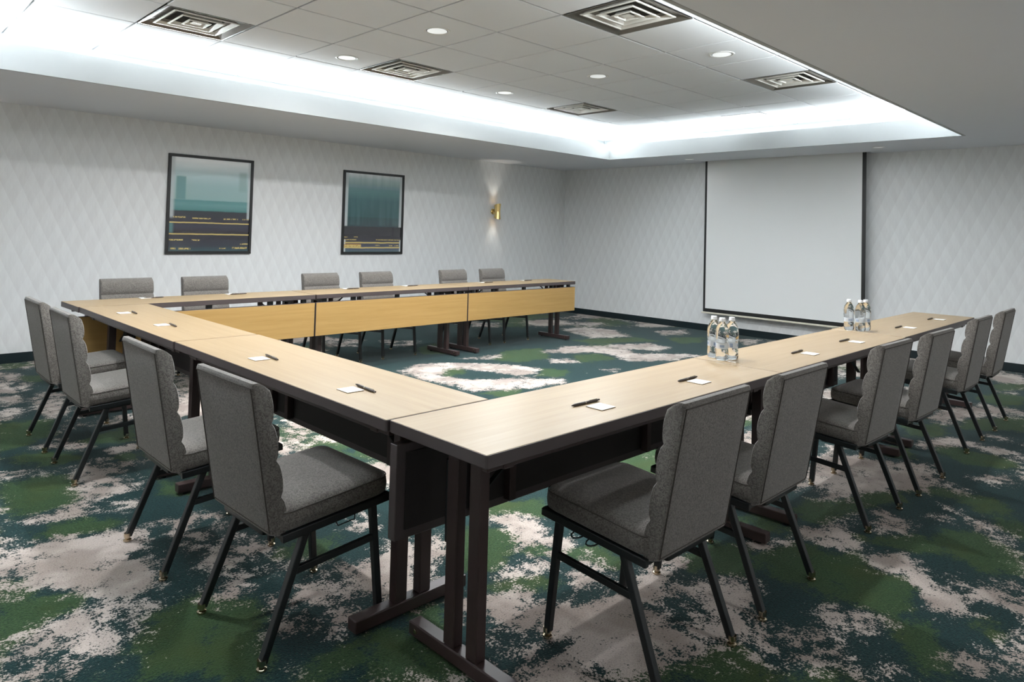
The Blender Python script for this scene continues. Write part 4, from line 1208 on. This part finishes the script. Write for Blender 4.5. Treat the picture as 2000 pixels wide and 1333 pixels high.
for i, (loc, rz, l_) in enumerate(CH):
    c = proto if i == 0 else copy_tree(proto)
    c.location = loc
    c.rotation_euler = (0, 0, rz)
    tag(c, l_, 'chair', 'grey banquet chairs round the table U')

# ================================================================== THINGS ON THE TABLES
def make_pad():
    root = empty('note_card')
    MB().box(-0.039, 0.039, -0.036, 0.036, 0.0, 0.0016).build('backing', M['card_edge'], root)
    MB().box(-0.039, 0.039, -0.036, 0.036, 0.0016, 0.0036).build('paper', M['paper'], root)
    return root
def make_pen():
    root = empty('pen')
    m_ = MB()
    prof = [(0.0012, -0.078), (0.0028, -0.072), (0.0048, -0.060), (0.0052, -0.02), (0.0052, 0.062), (0.0046, 0.066), (0.0034, 0.067), (0.0034, 0.078)]
    m_.tube([(q, 0, 0.0053) for r, q in prof], 0.005, 12, True, [r for r, q in prof])
    autosmooth(m_.build('barrel', M['pen'], root))
    MB().box(0.022, 0.064, -0.0013, 0.0013, 0.0102, 0.0122).build('clip', M['pen_metal'], root)
    k = MB()
    k.tube([(-0.004, 0, 0.0053), (0.0, 0, 0.0053)], 0.0055, 12)
    autosmooth(k.build('ring', M['pen_metal'], root))
    return root
pad0, pen0 = make_pad(), make_pen()
SETS = []   # (pen xy, pen rot, card xy, card rot, words)
RP = [((0.680, 0.194), (0.687, 0.131)), ((1.365, 0.185), (1.366, 0.131)), ((2.507, 0.192), (2.523, 0.128)), ((3.203, 0.193), (3.217, 0.126)), ((4.266, 0.196), (4.32, 0.137)), ((5.11, 0.207), (5.149, 0.15))]
for i, (a, b) in enumerate(RP):
    w = ['nearest the viewer', 'in front of the second chair', 'in front of the third chair', 'in front of the fourth chair', 'in front of the fifth chair', 'at the far end'][i]
    SETS.append((a, 0.02 * (i % 3 - 1), b, 0.0, w + ' on the right-hand table row'))
MP = [((0.181, 0.862), (0.127, 0.881)), ((0.186, 1.647), (0.13, 1.655)), ((0.190, 2.928), (0.142, 2.974)), ((0.191, 3.652), (0.132, 3.668))]
for i, (a, b) in enumerate(MP):
    w = ['nearest the near corner seam', 'second from the near corner', 'third from the near corner', 'at the far left'][i]
    SETS.append((a, PI / 2 - 0.09 + PI, b, PI / 2, w + ' on the left-near table row'))
LP = [((0.61, 4.560), (0.545, 4.580)), ((1.31, 4.555), (1.253, 4.590)), ((2.49, 4.572), (2.441, 4.612)), ((3.255, 4.60), (3.19, 4.636)), ((4.385, 4.60), (4.318, 4.635)), ((5.09, 4.62), (5.034, 4.66))]
for i, (a, b) in enumerate(LP):
    w = ['at the left end', 'second from the left', 'third from the left', 'fourth from the left', 'fifth from the left', 'at the right end'][i]
    SETS.append((a, PI + 0.1, b, RL, w + ' on the far table row'))
for i, (a, ar, b, br, w) in enumerate(SETS):
    p_ = pen0 if i == 0 else copy_tree(pen0)
    p_.location = (a[0], a[1], H)
    p_.rotation_euler = (0, 0, ar)
    tag(p_, 'dark pen ' + w, 'pen', 'pens set out on the tables')
    q_ = pad0 if i == 0 else copy_tree(pad0)
    q_.location = (b[0], b[1], H)
    q_.rotation_euler = (0, 0, br)
    tag(q_, 'white note card ' + w, 'note card', 'note cards set out on the tables')

def make_bottle():
    root = empty('water_bottle')
    n = 30
    prof = [(0.020, 0.004), (0.027, 0.0008), (0.0315, 0.006), (0.0335, 0.018), (0.0325, 0.034), (0.0315, 0.040), (0.0322, 0.046), (0.0305, 0.056), (0.0305, 0.088), (0.0322, 0.096), (0.0335, 0.105),
            (0.0335, 0.135), (0.0328, 0.148), (0.029, 0.164), (0.0215, 0.178), (0.0145, 0.187), (0.0125, 0.191), (0.0125, 0.1935)]
    rings = []
    for r, z in prof:
        ring = []
        for k in range(n):
            a = 2 * PI * k / n
            lob = 0
            if z < 0.036:
                lob = -0.16 * r * (0.5 - 0.5 * math.cos(5 * a)) * (1 - z / 0.036)
            if 0.140 < z < 0.182:
                lob = -0.05 * r * (0.5 + 0.5 * math.cos(6 * a))
            ring.append(((r + lob) * math.cos(a), (r + lob) * math.sin(a), z))
        rings.append(ring)
    m_ = MB()
    m_.loft(rings)
    body = autosmooth(m_.build('body', M['water'], root), 80)
    m_ = MB()
    m_.lathe([(0.0308, 0.058), (0.0309, 0.086)], 30, cap=False)
    lab = autosmooth(m_.build('label', M['label'], root))
    k = MB()
    rr = 0.0313
    for a0, a1, z0, z1 in ((-0.5, 0.3, 0.066, 0.078), (0.7, 1.2, 0.062, 0.082), (2.0, 2.7, 0.066, 0.078), (3.6, 4.3, 0.064, 0.08)):
        ring0 = [(rr * math.cos(a0 + (a1 - a0) * i / 6), rr * math.sin(a0 + (a1 - a0) * i / 6), z0) for i in range(7)]
        ring1 = [(x, y, z1) for x, y, _ in ring0]
        k.loft([ring0, ring1], cap=False, close=False)
    k.build('print', M['label_print'], lab)
    m_ = MB()
    m_.lathe([(0.0155, 0.1938), (0.0158, 0.1945), (0.0158, 0.198), (0.0146, 0.1985), (0.0146, 0.209), (0.0135, 0.2105), (0.003, 0.2108)], 24)
    autosmooth(m_.build('cap', M['cap'], root), 40)
    return root
b0 = make_bottle()
BT = [((1.985, 0.400), 'left bottle of the near trio of clear water bottles'),
      ((1.945, 0.334), 'front middle bottle of the near trio of clear water bottles'),
      ((2.015, 0.318), 'right bottle of the near trio of clear water bottles'),
      ((3.79, 0.368), 'left bottle of the far trio of clear water bottles'),
      ((3.80, 0.298), 'front middle bottle of the far trio of clear water bottles'),
      ((3.87, 0.288), 'right bottle of the far trio of clear water bottles')]
for i, ((x, y), l_) in enumerate(BT):
    b = b0 if i == 0 else copy_tree(b0)
    b.location = (x, y, H + 0.0003)
    b.rotation_euler = (0, 0, i * 1.3)
    tag(b, l_, 'bottle', 'clear water bottles on the right-hand tables')
